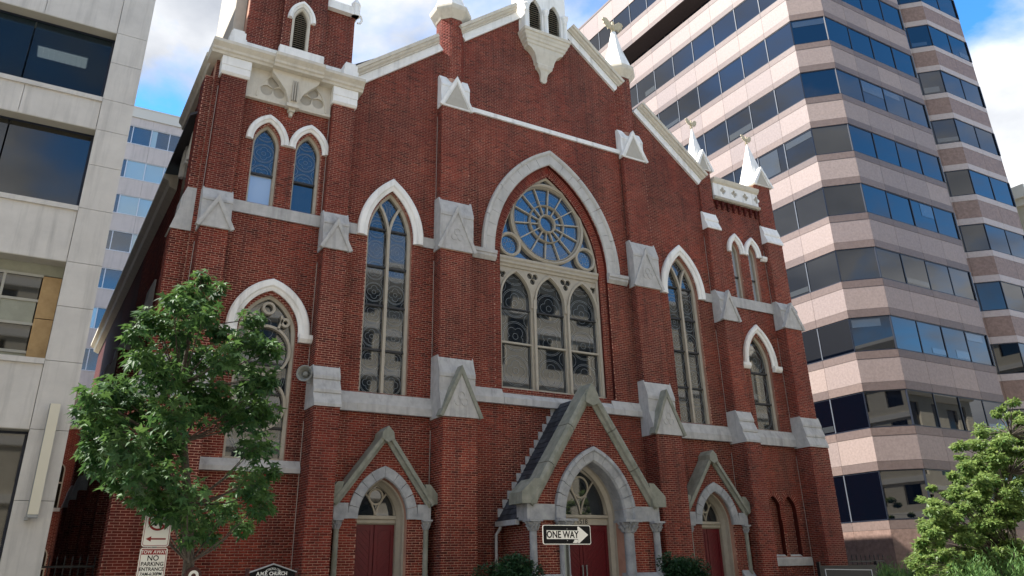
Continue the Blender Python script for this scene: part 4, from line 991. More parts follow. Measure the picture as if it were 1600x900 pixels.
for q in (-1, 1):
    a, b = sorted((0, q*0.95)); d = door_leaf(a+0.004, b-0.004, 0.35, 2.945, YD+0.12, q < 0)
    mb = MB(); mb.box(q*0.07-0.02, q*0.07+0.02, YD+0.03, YD+0.05, 1.45, 1.85); mb.box(q*0.07-0.02, q*0.07+0.02, YD+0.05, YD+0.119, 1.46, 1.5); mb.box(q*0.07-0.02, q*0.07+0.02, YD+0.05, YD+0.119, 1.8, 1.84); mb.obj('handle', 'steel', d)
def text(body, size, loc, m, parent, ext=0.002, align='CENTER', sx=1.0, rot=None, name='lettering', bold=0.0, my=None):
    c = bpy.data.curves.new('lettering', 'FONT'); c.body = body; c.size = size; c.extrude = ext; c.align_x = align; c.align_y = 'CENTER'; c.offset = bold; c.resolution_u = 3
    t = bpy.data.objects.new('tmp', c); COL.objects.link(t)
    bpy.context.view_layer.update()
    me = bpy.data.meshes.new_from_object(t.evaluated_get(bpy.context.evaluated_depsgraph_get())); bpy.data.objects.remove(t)
    Mx = Matrix.Translation(loc) @ (rot or Matrix.Identity(4)) @ Matrix.Rotation(math.pi/2, 4, 'X') @ Matrix.Diagonal((sx, 1, 1, 1))
    me.transform(Mx); me.materials.clear(); me.materials.append(MAT[m]); o = bpy.data.objects.new(name, me); COL.objects.link(o); attach(o, parent); return o
text('1518', 0.20, (0, YD+0.055, 3.035), 'black_metal', trn, 0.004)
for k in range(3):
    mb = MB(); mb.box(-2.3+0.0, 2.3, -1.8-0.32*(3-k), -1.8-0.32*(2-k), 0, 0.11*(k+1)); part(mb, 'step', 'stone')
mb = MB(); mb.box(-2.04, 2.04, -1.8, -0.13, 0, 0.345); part(mb, 'step', 'stone')

# --- lay the bricks
def emit():
    M_ = BRmeta; n = len(M_)
    ctr = np.array([m[0]+m[1]*(m[3]+m[4])/2+np.array((0, 0, (m[5]+m[6])/2)) for m in M_]); nrm = np.array([m[2] for m in M_], float)
    camp = np.array((CX, CY, CZ)); d = ctr-camp; dist = np.linalg.norm(d, axis=1); facing = -(nrm*d).sum(1)/dist
    width = np.array([m[4]-m[3] for m in M_])
    size = width*facing/dist
    fw = np.array(fwd); rr = np.array(cr); dd = np.array(cd); zc_ = d@fw; u = 800+1255.3*(d@rr)/zc_; v = 337.43+1255.3*(d@dd)/zc_
    ok = (u > 5) & (u < 1595) & (v > 5) & (v < 893) & np.array([m[8] for m in M_]) & (nrm[:, 1] < -0.9)
    pick = set(np.argsort(-np.where(ok, size, -1))[:300].tolist())
    V = np.empty((n, 8, 3)); keep = np.array([i not in pick and facing[i] > -0.15 for i in range(n)])
    for i, (o, ud, nd, u0, u1, z0, z1, pr, _) in enumerate(M_):
        a = o+ud*u0; b = o+ud*u1; f = nd*pr; bk = -nd*0.004
        for j, (p, z) in enumerate(((a, z0), (b, z0), (b, z1), (a, z1))):
            V[i, j] = p+f; V[i, j, 2] = z; V[i, j+4] = p+bk; V[i, j+4, 2] = z
    tint = np.clip(rb.normal(0.45, 0.17, n), 0, 1); odd = rb.random(n); tint = np.where(odd < 0.05, rb.uniform(0.0, 0.15, n), np.where(odd > 0.96, rb.uniform(0.8, 1.0, n), tint))
    ids = np.nonzero(keep)[0]; k = len(ids)
    quads = np.array([(0,1,2,3),(0,4,5,1),(1,5,6,2),(2,6,7,3),(3,7,4,0)])
    F = (quads[None]+8*np.arange(k)[:, None, None]).reshape(-1, 4)
    me = bpy.data.meshes.new('brickwork'); me.vertices.add(8*k); me.vertices.foreach_set('co', V[ids].reshape(-1))
    me.loops.add(F.size); me.loops.foreach_set('vertex_index', F.reshape(-1).astype('i')); me.polygons.add(len(F)); me.polygons.foreach_set('loop_start', np.arange(0, F.size, 4, dtype='i'))
    a = me.attributes.new('tint', 'FLOAT', 'FACE'); a.data.foreach_set('value', np.repeat(tint[ids], 5).astype('f')); me.update(calc_edges=True); me.materials.append(MAT['brick'])
    o = bpy.data.objects.new('brickwork', me); COL.objects.link(o); attach(o, church); o['kind'] = 'stuff'
    # nearest bricks one by one
    bmv = []
    for q in range(8):
        b = MB(); b.box(-0.5, 0.5, -1, 0.5, -0.5, 0.5, 0.2+0.07*q); bo = b.obj('brick', 'brick'); bmv.append(bo.data); bpy.data.objects.remove(bo)
    for i in sorted(pick):
        m = M_[i]; c = ctr[i]; w, h = m[4]-m[3], m[6]-m[5]
        bo = bpy.data.objects.new('brick', bmv[int(tint[i]*7.99)]); COL.objects.link(bo); bo.parent = church
        bo.location = c; bo.scale = (w, m[7], h)
    return n
NB = emit()
RMO.obj('arch_mortar', 'mortar', church, fix=False)
RBK.obj('arch_bricks', 'brick', church, kind='stuff', fix=False)
# horn loudspeaker on the tower buttress
hs = thing('loudspeaker', (-8.5, -0.6, 6.5), 'grey horn loudspeaker fixed to the brick tower beside the leafy street tree', 'loudspeaker')
mb = MB(); V = []; seg = 20
def horn_lathe(mb, prof, c, ax):
    ax = Vector(ax).normalized(); a = ax.orthogonal().normalized(); b = ax.cross(a); V = []
    for r, t in prof:
        for k in range(seg): q = 2*math.pi*k/seg; V.append(Vector(c)+ax*t+(a*math.cos(q)+b*math.sin(q))*r)
    mb.add(V, [(i*seg+k, i*seg+(k+1) % seg, (i+1)*seg+(k+1) % seg, (i+1)*seg+k) for i in range(len(prof)-1) for k in range(seg)]+[tuple(range(seg)), tuple((len(prof)-1)*seg+k for k in range(seg))])
HX = (-0.55, -0.80, -0.08); hc = (-8.46, -0.42, 6.73)
horn_lathe(mb, [(0.10, -0.05), (0.13, 0.10), (0.185, 0.26), (0.215, 0.32), (0.225, 0.325), (0.20, 0.32), (0.16, 0.25), (0.10, 0.12), (0.03, 0.10)], hc, HX); mb.obj('bell', 'horn_grey', hs, smooth=True)
mb = MB(); horn_lathe(mb, [(0.02, 0.09), (0.075, 0.12), (0.075, 0.22), (0.03, 0.26)], hc, HX); mb.obj('driver', 'horn_grey', hs, smooth=True)
mb = MB(); mb.box(-8.48, -8.36, -0.44, -0.40, 6.5, 6.96); mb.obj('bracket', 'steel', hs)
# ------------------------------------------------------------------ pink granite office building on the right
office = thing('office_building', (27, 20, 0), 'pink granite office block with dark ribbon windows to the right of the church', 'building')
TOPS = [5.91+3.818*k for k in range(-1, 11)]
WH = 1.80
def frame2(p0, p1):
    p0, p1 = Vector((*p0, 0)), Vector((*p1, 0)); u = (p1-p0); L_ = u.length; u.normalize(); nrm = Vector((u.y, -u.x, 0))   # outward to the right of travel... flipped below
    return p0, u, L_, nrm
def face(p0, p1, bays, levels, recess=(), style=0, ztop=46.1, last=None):
    """ribbon-window facade between two plan points, seen from the side where p0 is on the left"""
    o, u, L_, nrm = frame2(p0, p1)
    T = lambda a, y, z: tuple(o+u*a-nrm*y+Vector((0, 0, z)))     # y > 0 goes into the building
    xs = [L_*b for b in bays]
    g, gd = ('granite', 'granite_dark') if style == 0 else ('granite_brown', 'granite_pale')
    for k in levels:
        zt = TOPS[k]; wh = WH if k > 1 else 2.25; zb = zt-wh; zn = TOPS[k+1]-WH if k+1 < len(TOPS) else ztop
        rec = 1.6 if k in recess else 0.05
        for a, b in zip(xs, xs[1:]):
            mb = MB(); q = random.gauss(0, 0.0025); q2 = random.gauss(0, 0.003)
            v = [T(a+0.03, rec+q*0, zb+0.05), T(b-0.03, rec+q*2, zb+0.05), T(b-0.03, rec+q*2+q2*1.7, zt-0.05), T(a+0.03, rec+q2*1.7, zt-0.05)]
            mb.add(v, [(0, 1, 2, 3)]); mb.obj('pane', 'office_glass', office)
            if rec < 1 and random.random() < 0.22:      # blinds and desks pressed against the glass
                h0, h1 = random.choice(((0.72, 0.96), (0.05, 0.3), (0.05, 0.22), (0.5, 0.96), (0.05, 0.96))); w0 = random.choice((0.03, 0.03, 0.4)); w1 = random.choice((0.97, 0.97, 0.75))
                mb = MB(); mb.box(a+(b-a)*w0+0.03, a+(b-a)*w1-0.03, rec-0.012, rec-0.008, zb+0.05+(zt-zb-0.1)*h0, zb+0.05+(zt-zb-0.1)*h1, T=T); mb.obj('blind', 'blind_glass', office)
            mb = MB(); mb.box(a-0.03, a+0.03, rec-0.035, rec+0.04, zb+0.03, zt-0.03, T=T); mb.obj('mullion', 'mullion_grey' if style == 0 and abs(nrm.x) > 0.9 else 'mullion_dark', office)
            # panels over the window: thin dark strip, pale slab, thin dark strip
            for (za_, zb_, mm, dep) in ((zt+0.008, zt+0.42, gd, 0.0), (zt+0.432, zn-0.402, g, 0.012), (zn-0.39, zn-0.008, gd, 0.0)):
                if zb_ <= za_: continue
                mb = MB(); mb.box(a+0.008, b-0.008, dep, 0.12, za_, zb_, tint=random.random(), T=T); mb.obj('panel', mm, office)
        mb = MB(); mb.box(xs[0], xs[-1], rec-0.02, rec+0.06, zt-0.055, zt-0.004, T=T); mb.box(xs[0], xs[-1], rec-0.02, rec+0.06, zb+0.004, zb+0.055, T=T); mb.obj('window_rail', 'mullion_dark', office)
        if rec > 1:
            mb = MB(); mb.box(xs[0], xs[-1], 0.13, 1.7, zt+0.01, zt+0.1, T=T); mb.obj('soffit', 'granite_dark', office)
    # first strip under the lowest windows
    zb = TOPS[levels[0]]-2.25 if levels[0] <= 1 else TOPS[levels[0]]-WH
    for a, b in zip(xs, xs[1:]):
        for (za_, zb_, mm) in ((zb-0.40, zb-0.01, gd), (zb-2.2, zb-0.41, 'granite_brown'), (zb-2.6, zb-2.21, gd)):
            mb = MB(); mb.box(a+0.008, b-0.008, 0.0, 0.12, za_, zb_, tint=random.random(), T=T); mb.obj('panel', mm, office)
XL, YC = 21.11, 3.7
yb = [3.83, 6.0, 8.14, 10.19, 12.07, 13.97, 15.86]
ys = [YC]+[YC+2.08*k for k in range(1, 15)]
face((XL, ys[-1]), (XL, YC), [ (ys[-1]-y)/(ys[-1]-YC) for y in reversed(ys)], range(1, 11), recess=(10,))
face((XL, YC), (22.57, 2.28), [0, 1], range(1, 12))
face((22.57, 2.28), (31.2, 2.28), [0, .25, .5, .75, 1], range(1, 12))
face((31.2, 2.28), (31.2, 6.0), [0, .5, 1], range(1, 12))
face((31.3, 5.4), (33.38, 3.31), [0, 1], range(1, 12), style=1)
face((33.38, 3.31), (34.39, 2.31), [0, 1], range(1, 12), style=1)
face((34.39, 2.31), (38.85, 2.25), [0, .5, 1], range(1, 12), style=1)
face((38.85, 2.25), (38.85, 8.0), [0, .5, 1], range(1, 12), style=1)
# upper storeys of the long face, over the recessed floor
o = MB()
yy = ys
for a, b in zip(yy, yy[1:]):
    mb = MB(); mb.box(XL, XL+0.12, a+0.008, b-0.008, TOPS[11]+0.03, 46.1, tint=random.random()); mb.obj('panel', 'granite', office)
    mb = MB(); mb.box(XL+0.05, XL+0.06, a+0.03, b-0.03, TOPS[11]-WH+0.05, TOPS[11]-0.02); mb.obj('pane', 'office_glass', office)
    mb = MB(); mb.box(XL+0.01, XL+0.09, a-0.03, a+0.03, TOPS[11]-WH+0.03, TOPS[11]); mb.obj('mullion', 'mullion_grey', office)
mb = MB()
core = [(XL+1.9, 4.0), (XL+1.9, ys[-1]), (60, ys[-1]), (60, 12), (38.6, 12), (38.6, 2.5), (34.6, 2.5), (33.0, 4.2), (31.0, 5.5), (31.0, 2.5), (22.8, 2.5), (22.0, 3.3)]
extrude = lambda poly, z0, z1: mb.add([(x, y, z0) for x, y in poly]+[(x, y, z1) for x, y in poly], [tuple(range(len(poly))), tuple(len(poly)+i for i in reversed(range(len(poly))))]+[(i, (i+1) % len(poly), len(poly)+(i+1) % len(poly), len(poly)+i) for i in range(len(poly))])
extrude(core, 0.0, 45.9); mb.box(XL+0.13, XL+1.95, 3.9, ys[-1], 0, TOPS[10]-WH-0.05); mb.box(XL+0.13, XL+1.95, 3.9, ys[-1], TOPS[10]+0.12, 45.95); mb.box(XL, 39.0, 2.3, 30, 45.96, 46.12) if False else None
mb.obj('core', 'mullion_dark', office)
mb = MB(); mb.box(XL-0.03, 22.0, 3.75, ys[-1], 46.1, 46.3); mb.obj('roof_edge', 'granite_dark', office)

# ------------------------------------------------------------------ pale concrete building on the left
left = thing('concrete_building', (-20, 10, 0), 'pale precast concrete building with deep-set windows left of the church', 'building')
XE = -13.93; X0 = -24.0
ops = [(1.6, 4.93), (6.55, 9.08), (10.58, 12.93), (13.90, 16.12), (17.6, 19.9)]
def cpan(x0, x1, z0, z1, dep=0.0): mb = MB(); mb.box(x0+0.006, x1-0.006, dep, 0.9, z0+0.006, z1-0.006); mb.obj('precast_panel', 'concrete', left)
cols = [(-14.75, XE), (-19.6, -18.75), (X0, -23.4)]
for (z0, z1), zn in zip(ops, [o[0] for o in ops[1:]]+[22.0]):
    for x0, x1 in cols:
        zm = (z0+z1)/2+0.1; cpan(x0, x1, z0, zm); cpan(x0, x1, zm, z1)
    for a, b in ((-23.4, -19.6), (-18.75, -16.6), (-16.6, -14.75)): cpan(a, b, z1, zn, 0.03)
    for x0, x1 in cols: cpan(x0, x1, z1, zn)
    for a, b in ((-23.4, -19.6), (-18.75, -14.75)):
        mb = MB(); mb.box(a, b, -0.03, 0.6, zn-0.10, zn+0.03) if zn < 20 else None
        if mb.v: mb.obj('window_sill', 'concrete', left)
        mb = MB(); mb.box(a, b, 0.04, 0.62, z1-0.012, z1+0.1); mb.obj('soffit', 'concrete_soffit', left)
for x0, x1 in cols: cpan(x0, x1, 0, 1.6)
mb = MB(); mb.box(X0, XE-0.02, 0.91, 1.2, 0, 0.5); mb.box(XE-0.3, XE-0.01, 0.91, 26, 0, 21.9); mb.box(X0, XE-0.3, 25.7, 26, 0, 22); mb.box(X0, XE-0.3, 0.95, 26, 21.6, 22); mb.box(X0, X0+0.3, 0.95, 26, 0, 21.6)
mb.box(-60, X0-0.02, 0.2, 26, 0, 21.9); mb.obj('body', 'concrete', left)  # unseen bulk further left, added to block light from that side
for i, (z0, z1) in enumerate(ops):
    for a, b in ((-23.4, -19.6), (-18.75, -14.75)):
        if i == 1:
            zm = z0+0.95; zq = z0+1.55
            for xa, xb in ((a, a+1.9), (a+1.9, b-0.42)):
                mb = MB(); mb.box(xa+0.03, xb-0.03, 0.50, 0.51, z0+0.25, zm-0.03); mb.obj('pane', 'bronze_glass', left)
                mb = MB(); mb.box(xa+0.03, xb-0.03, 0.50, 0.51, zq+0.03, z1-0.35); mb.obj('pane', 'bronze_glass', left)
                mb = MB(); mb.box(xa+0.03, xb-0.03, 0.49, 0.52, zm, zq); mb.obj('spandrel', 'garage_panel', left)
            mb = MB()
            for z in (z0+0.25, zm, zq, z1-0.33): mb.box(a, b-0.42, 0.46, 0.53, z-0.035, z+0.03)
            for x in (a+1.9, b-1.25): mb.box(x-0.03, x+0.03, 0.465, 0.53, z0+0.25, z1-0.3)
            mb.obj('window_frame', 'sash_tan', left)
            for k in range(2): mb = MB(); mb.box(b-0.42, b-0.003, 0.44, 0.5, z0+0.01+k*1.1, z0+1.09+k*1.1); mb.obj('board', 'plywood', left)
            mb = MB(); mb.box(a, b-0.43, 0.5, 0.56, z0, z0+0.22); mb.obj('infill', 'garage_panel', left)
            mb = MB(); mb.box(a, b, 0.51, 0.57, z1-0.3, z1-0.013); mb.obj('infill', 'garage_panel', left)
        else:
            gl = {0: 'bronze_glass', 2: 'bronze_glass'}.get(i, 'left_glass')
            n = 2; w = (b-a)/n
            for k in range(n):
                mb = MB(); mb.box(a+k*w+0.02, a+(k+1)*w-0.02, 0.42, 0.43, z0+0.03, z1-0.03); mb.obj('pane', gl, left)
            mb = MB(); mb.box(a, b, 0.40, 0.47, z1-0.07, z1-0.013); mb.box(b-0.06, b-0.002, 0.40, 0.47, z0+0.03, z1-0.08); mb.box(a, b, 0.40, 0.47, z0+0.031, z0+0.08); mb.obj('window_frame', 'mullion_dark', left)
mb = MB(); mb.box(X0+0.3, XE-0.4, 6.5, 6.6, 0, 21.5); mb.obj('inner_wall', 'room', left)
for z0, z1 in ops:
    mb = MB(); mb.box(X0+0.3, XE-0.4, 0.95, 6.4, z1+0.15, z1+0.3); mb.obj('ceiling', 'room', left)
    mb = MB(); mb.box(X0+0.3, XE-0.4, 0.95, 6.4, z0-0.3, z0-0.12); mb.obj('floor_slab', 'room', left)
cl = thing('ceiling_light', (-16.4, 2.0, 15.9), 'gridded ceiling light seen through the topmost window of the concrete building', 'ceiling light')
for k in range(9): mb = MB(); mb.box(-16.66+k*0.146, -16.66+k*0.146+0.133, 1.74, 2.30, 16.06, 16.1); mb.obj('louver_cell', 'lamp_diffuser', cl)
mb = MB(); mb.box(-16.69, -15.33, 1.72, 2.32, 16.102, 16.15); mb.obj('housing', 'alu', cl)
lamp = thing('wall_light', (-14.33, -0.25, 3.0), 'long cream vertical box light bracketed to the concrete column', 'wall light')
mb = MB(); mb.box(-14.43, -14.22, -0.24, -0.10, 3.06, 5.5); mb.obj('casing', 'panel_cream', lamp)
mb = MB(); mb.box(-14.45, -14.431, -0.20, -0.06, 3.02, 5.5); mb.box(-14.44, -14.22, -0.25, -0.08, 2.99, 3.055); mb.box(-14.47, -14.40, -0.2, 0.0, 2.94, 3.0); mb.obj('bracket', 'steel', lamp)
mb = MB(); mb.box(-14.35, -14.27, -0.095, 0.0, 5.0, 5.1); mb.box(-14.35, -14.27, -0.095, 0.0, 3.3, 3.4); mb.obj('fixing', 'steel', lamp)

# ------------------------------------------------------------------ pale office slab far behind
far = thing('slab_building', (-8, 46, 0), 'pale grey office slab with rows of blue windows behind the church', 'building')
YB = 45.0; ft = [37.2-3.22*k for k in range(11)]
for k, zt in enumerate(ft):
    zb = zt-1.72; zp = ft[k-1]-1.72 if k else 38.0
    for j in range(12):
        xa = -16.06+j*1.46
        if j % 2 == 0: mb = MB(); mb.box(xa+0.006, xa+2.914, YB, YB+0.4, zt+0.006, zp-0.006); mb.obj('wall_panel', 'beige_wall', far)
        mb = MB(); g = 'bg_glass_pale' if (k in (1, 2, 3) and j % 3 != 2 and random.random() < 0.8) or random.random() < 0.1 else 'bg_glass'
        q = random.gauss(0, 0.01); mb.add([(xa+0.03, YB+0.1, zb+0.03), (xa+1.43, YB+0.1+q, zb+0.03), (xa+1.43, YB+0.1+q, zt-0.03), (xa+0.03, YB+0.1, zt-0.03)], [(0, 1, 2, 3)]); mb.obj('pane', g, far)
        if random.random() < 0.35: mb = MB(); xx = xa+random.choice((0.05, 0.95)); mb.box(xx, xx+0.42, YB+0.094, YB+0.098, zb+0.04, zt-0.04); mb.obj('blind', 'bg_glass_pale', far)
        mb = MB(); mb.box(xa-0.035, xa+0.035, YB+0.04, YB+0.12, zb, zt); mb.obj('mullion', 'alu', far)
    mb = MB(); mb.box(-16.06, 1.46, YB+0.03, YB+0.12, zt-0.05, zt); mb.box(-16.06, 1.46, YB-0.02, YB+0.12, zb, zb+0.06); mb.obj('window_rail', 'alu', far)
mb = MB(); mb.box(-16.06, 1.46, YB+0.3, YB+14, 0, 38.0); mb.obj('body', 'beige_wall', far)
mb = MB(); mb.box(-16.2, 1.6, YB-0.12, YB+14, 38.0, 38.14); mb.box(-16.06, 1.46, YB-0.02, YB+14, 38.14, 38.95); mb.box(-16.15, 1.5, YB-0.06, YB+14, 38.95, 39.05); mb.obj('parapet', 'beige_parapet', far)

# ------------------------------------------------------------------ brick wing at the end of the alley
wing = thing('brick_wing', (-13.4, 28.5, 0), 'low red brick wing with round-headed windows at the end of the alley', 'building')
def rarch(cx, w, zb, zs, n=10): return [(cx-w, zb)]+[(cx-w*math.cos(math.pi*i/n), zs+w*math.sin(math.pi*i/n)) for i in range(n+1)]+[(cx+w, zb)]
YW = 28.2; wo = [rarch(-12.85, 0.36, 5.3, 7.2), rarch(-12.95, 0.42, 1.2, 3.0)]
mb = MB(); plate(mb, [[(-15.0, 0), (-11.96, 0), (-11.96, 9.3), (-15.0, 9.3)]]+wo, YW, YW+0.3); mb.box(-15, -11.96, YW+0.31, YW+6, 0, 9.3); mb.obj('wall', 'mortar', wing)
BRmeta.clear(); bricks([[(-15.0, 0), (-11.96, 0), (-11.96, 9.3), (-15.0, 9.3)]]+wo, YW, zmin=1.0)
mb = MB()
for (o_, ud, nd, u0, u1, z0, z1, pr, _) in BRmeta:
    if u1 > -13.8: mb.add([(u0, YW-pr, z0), (u1, YW-pr, z0), (u1, YW-pr, z1), (u0, YW-pr, z1), (u0, YW, z0), (u1, YW, z0), (u1, YW, z1), (u0, YW, z1)], [(0,1,2,3),(0,4,5,1),(1,5,6,2),(2,6,7,3),(3,7,4,0)], float(np.clip(rb.normal(.5, .15), 0, 1)))
mb.obj('brickwork', 'brick', wing, kind='stuff', fix=False)
for w_ in wo:
    mb = MB(); plate(mb, [w_], YW+0.12, YW+0.14); f = mb.obj('window', 'bronze_glass', wing)
    mb = MB(); sweep(mb, w_, [(-0.06, YW+0.04), (-0.06, YW+0.12), (0.0, YW+0.12), (0.0, YW+0.04)]); zc_ = (w_[0][1]+w_[1][1])/2+0.3; mb.box(w_[0][0], w_[-1][0], YW+0.06, YW+0.118, zc_-0.04, zc_+0.04); mb.obj('frame', 'tan_frame', f)
    mb = MB(); mb.box(w_[0][0]-0.1, w_[-1][0]+0.1, YW-0.08, YW-0.01, w_[0][1]-0.18, w_[0][1]); mb.obj('sill', 'stone', f)
mb = MB(); mb.box(-15.0, -11.97, YW-0.1, YW+6, 9.31, 9.5); mb.obj('coping', 'beige_trim', wing)

# ------------------------------------------------------------------ stone building at the far right edge
corner = thing('corner_building', (75, 30, 0), 'tan building with a flat cornice beyond the granite office block', 'building')
mb = MB(); mb.box(62, 90, 12, 40, 0, 33); mb.obj('wall', 'limestone', corner)
mb = MB(); mb.box(61.2, 91, 11.2, 41, 33, 34.2); mb.box(61.6, 90.5, 11.6, 40.5, 32.4, 32.99); mb.obj('cornice', 'limestone_pale', corner)
for k in range(7):
    for j in range(8): mb = MB(); mb.box(63+j*3.2, 65+j*3.2, 11.95, 11.99, 28.7-k*3.7, 31-k*3.7); mb.obj('window', 'office_glass', corner)

# ------------------------------------------------------------------ the other side of the street (met in the window reflections; leftmost block added for shade)
def street_block(name, x0, x1, h, label, m, band, pitch, nz):
    b = thing(name, ((x0+x1)/2, -35, 0), label, 'building'); YS = -27.4
    mb = MB(); mb.box(x0, x1, -45, YS-0.3, 0, h); mb.obj('wall', m, b)
    fz = h/nz; n = int((x1-x0)/pitch); p = (x1-x0)/n
    mb = MB(); hs_ = []
    for k in range(nz):
        for j in range(n): hs_.append([(x0+j*p+p*0.27, k*fz+fz*0.28), (x0+j*p+p*0.73, k*fz+fz*0.28), (x0+j*p+p*0.73, k*fz+fz*0.85), (x0+j*p+p*0.27, k*fz+fz*0.85)])
    plate(mb, [[(x0, 0), (x1, 0), (x1, h), (x0, h)]]+hs_, YS-0.29, YS); mb.obj('facade', m, b)
    for q in hs_: mb = MB(); mb.add([(x, YS-0.24, z) for x, z in q], [(0, 1, 2, 3)]); mb.obj('pane', 'office_glass', b)
    mb = MB()
    for k in range(1, nz): mb.box(x0, x1, YS, YS+0.12, k*fz-0.25, k*fz+0.2)
    mb.obj('string_course', band, b)
    mb = MB(); extrude_x(mb, [(YS-1, h), (YS+0.3, h), (YS+0.9, h+0.5), (YS+0.9, h+0.8), (YS-1, h+1.1)], x0-0.3, x1+0.3); mb.obj('cornice', band, b)
street_block('shade_building', -95, -26.6, 24.0, 'unseen long tan block across the street to the left, added to cut light from that side', 'limestone', 'limestone_pale', 4.2, 6)  # out of view; added to darken the left sides of the buttresses
street_block('stone_building', -26, 12, 20.0, 'tan stone building across the street, seen reflected in the church windows', 'limestone', 'limestone_pale', 3.4, 7)
street_block('corniced_building', 12.6, 40, 22.5, 'corniced beige building across the street, mirrored in the office glass', 'limestone', 'limestone_pale', 3.7, 6)
street_block('terrace_building', 40.6, 80, 19.0, 'low tan building across the street, mirrored in the office corner', 'limestone', 'limestone_pale', 4.0, 4)
# ------------------------------------------------------------------ trees and shrubs
def onY(u, v, y):
    """point of the street's vertical plane at depth y that lies on a given line of sight (used to measure the planting)"""
    r = cr*((u-800)/1255.3)+cd*((v-337.43)/1255.3)+fwd; t = (y-CY)/r.y
    return Vector((CX+r.x*t, y, CZ+r.z*t))
def leaf_star(s):
    P = []; lobes = [(-126, 0.62), (-62, 0.9), (0, 1.0), (62, 0.9), (126, 0.62)]
    ang = [(a, r) for a, r in lobes]; pts = []
    for i, (a, r) in enumerate(ang):
        if i: pts.append(((ang[i-1][0]+a)/2, 0.36))
        pts.append((a, r))
    out_ = [(0.0, -0.05, 0.0)]+[(s*r*math.sin(R(a)), s*(r*math.cos(R(a))), -0.22*s*r*r) for a, r in pts]
    return out_, [(0, i, i+1) for i in range(1, len(out_)-1)]
def leaf_oval(s):
    return [(0, 0, 0), (0.28*s, 0.4*s, -0.03*s), (0, s, -0.12*s), (-0.28*s, 0.4*s, -0.03*s)], [(0, 1, 2, 3)]
def leaf_rot(d, tw):
    """leaf with its tip along d and its face turned mostly up"""
    d = d.normalized(); up = Vector((random.gauss(0, .45), random.gauss(0, .45), 1)); x = d.cross(up)
    if x.length < 1e-3: x = Vector((1, 0, 0))
    x.normalize(); z = x.cross(d)
    return Matrix(((x.x, d.x, z.x), (x.y, d.y, z.y), (x.z, d.z, z.z)))
def scatter(centres, per, shape, size, droop=0.5, shell=0.35):
    """leaves spread through ellipsoidal clumps; returns list of (pos, rotation, size, tint)"""
    out_ = []
    for c, r, w in centres:
        for _ in range(int(per*w)):
            d = Vector((random.gauss(0, 1), random.gauss(0, 1), random.gauss(0, 1))).normalized()
            q = shell+(1-shell)*random.random()**0.6
            p = c+Vector((d.x*r.x, d.y*r.y, d.z*r.z))*q
            dirv = Vector((d.x, d.y, d.z*0.4-droop))+Vector((random.gauss(0, .4), random.gauss(0, .4), random.gauss(0, .3)))
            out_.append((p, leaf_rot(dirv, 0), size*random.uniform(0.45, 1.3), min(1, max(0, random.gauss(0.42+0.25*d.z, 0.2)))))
    return out_
def foliage(leaves, shape, name, m, parent):
    mb = MB(); v0, f0 = shape(1.0)
    for p, rt, s, t in leaves: mb.add([p+rt @ (Vector(v)*s) for v in v0], f0, t)
    return mb.obj(name, m, parent, kind='stuff', fix=False)

YT = -10.5
gum = thing('street_tree', tuple(onY(293, 890, YT).xy)+(0.0,), 'young sweetgum street tree with star-shaped leaves in front of the left tower', 'tree')
base = onY(293, 890, YT); base.z = 0
trunk = [base, base+Vector((0.02, 0, 0.9)), onY(295, 880, YT), onY(294, 790, YT), onY(287, 690, YT), onY(283, 600, YT), onY(300, 500, YT), onY(316, 430, YT)]
mb = MB(); tube(mb, trunk, [0.10, 0.085, 0.07, 0.06, 0.045, 0.035, 0.02, 0.008], 10); mb.obj('trunk', 'bark', gum, smooth=True)
CL = [(318, 432, 22), (300, 455, 30), (335, 458, 22), (275, 475, 30), (320, 490, 38), (240, 495, 34), (280, 520, 40), (345, 520, 26), (215, 520, 24), (225, 555, 34), (300, 560, 46), (350, 560, 40),
      (395, 500, 26), (385, 530, 36), (415, 545, 26), (250, 590, 44), (185, 610, 40), (320, 610, 50), (400, 590, 42), (425, 590, 22), (150, 625, 30), (140, 650, 24), (210, 640, 46), (270, 650, 50), (380, 640, 52), 
      (160, 665, 36), (415, 650, 26), (135, 690, 22), (190, 695, 44), (250, 700, 42), (400, 700, 36), (170, 720, 34), (150, 715, 26), (215, 735, 40), (260, 745, 34), (420, 735, 20), (385, 755, 36), (190, 760, 26), (235, 775, 26), (205, 780, 20),
      (290, 775, 34), (350, 800, 34), (400, 790, 26), (415, 765, 22), (280, 805, 34), (310, 825, 30), (260, 800, 28), (370, 815, 22), (250, 815, 18), (330, 835, 18), (295, 840, 16)]
cen = []
for u, v, r in CL:
    fx = (u-285)/165; dep = math.sqrt(max(0.05, 1-fx*fx))*1.15; k = 2 if r > 28 else 1
    for _ in range(k):
        y = YT+random.uniform(-dep, dep)*(0.8 if v > 470 else 0.35); c = onY(u+random.uniform(-6, 6), v+random.uniform(-6, 6), y); rr = r*(y-CY)/1255.3*0.86
        cen.append((c, Vector((rr, rr, rr*0.8)), (r/34)**2/k))
mb = MB()
for c, r, w in cen:
    t = min(trunk[2:-1], key=lambda p: (p-c).length+max(0, p.z-c.z+0.25)*2.5)
    mid = t.lerp(c, 0.5)+Vector((0, 0, -0.06)); tube(mb, [t, mid, c], [0.016, 0.010, 0.004], 5)
mb.obj('branches', 'bark', gum, kind='stuff')
lv = scatter(cen, 118, leaf_star, 0.110, droop=0.6, shell=0.1)
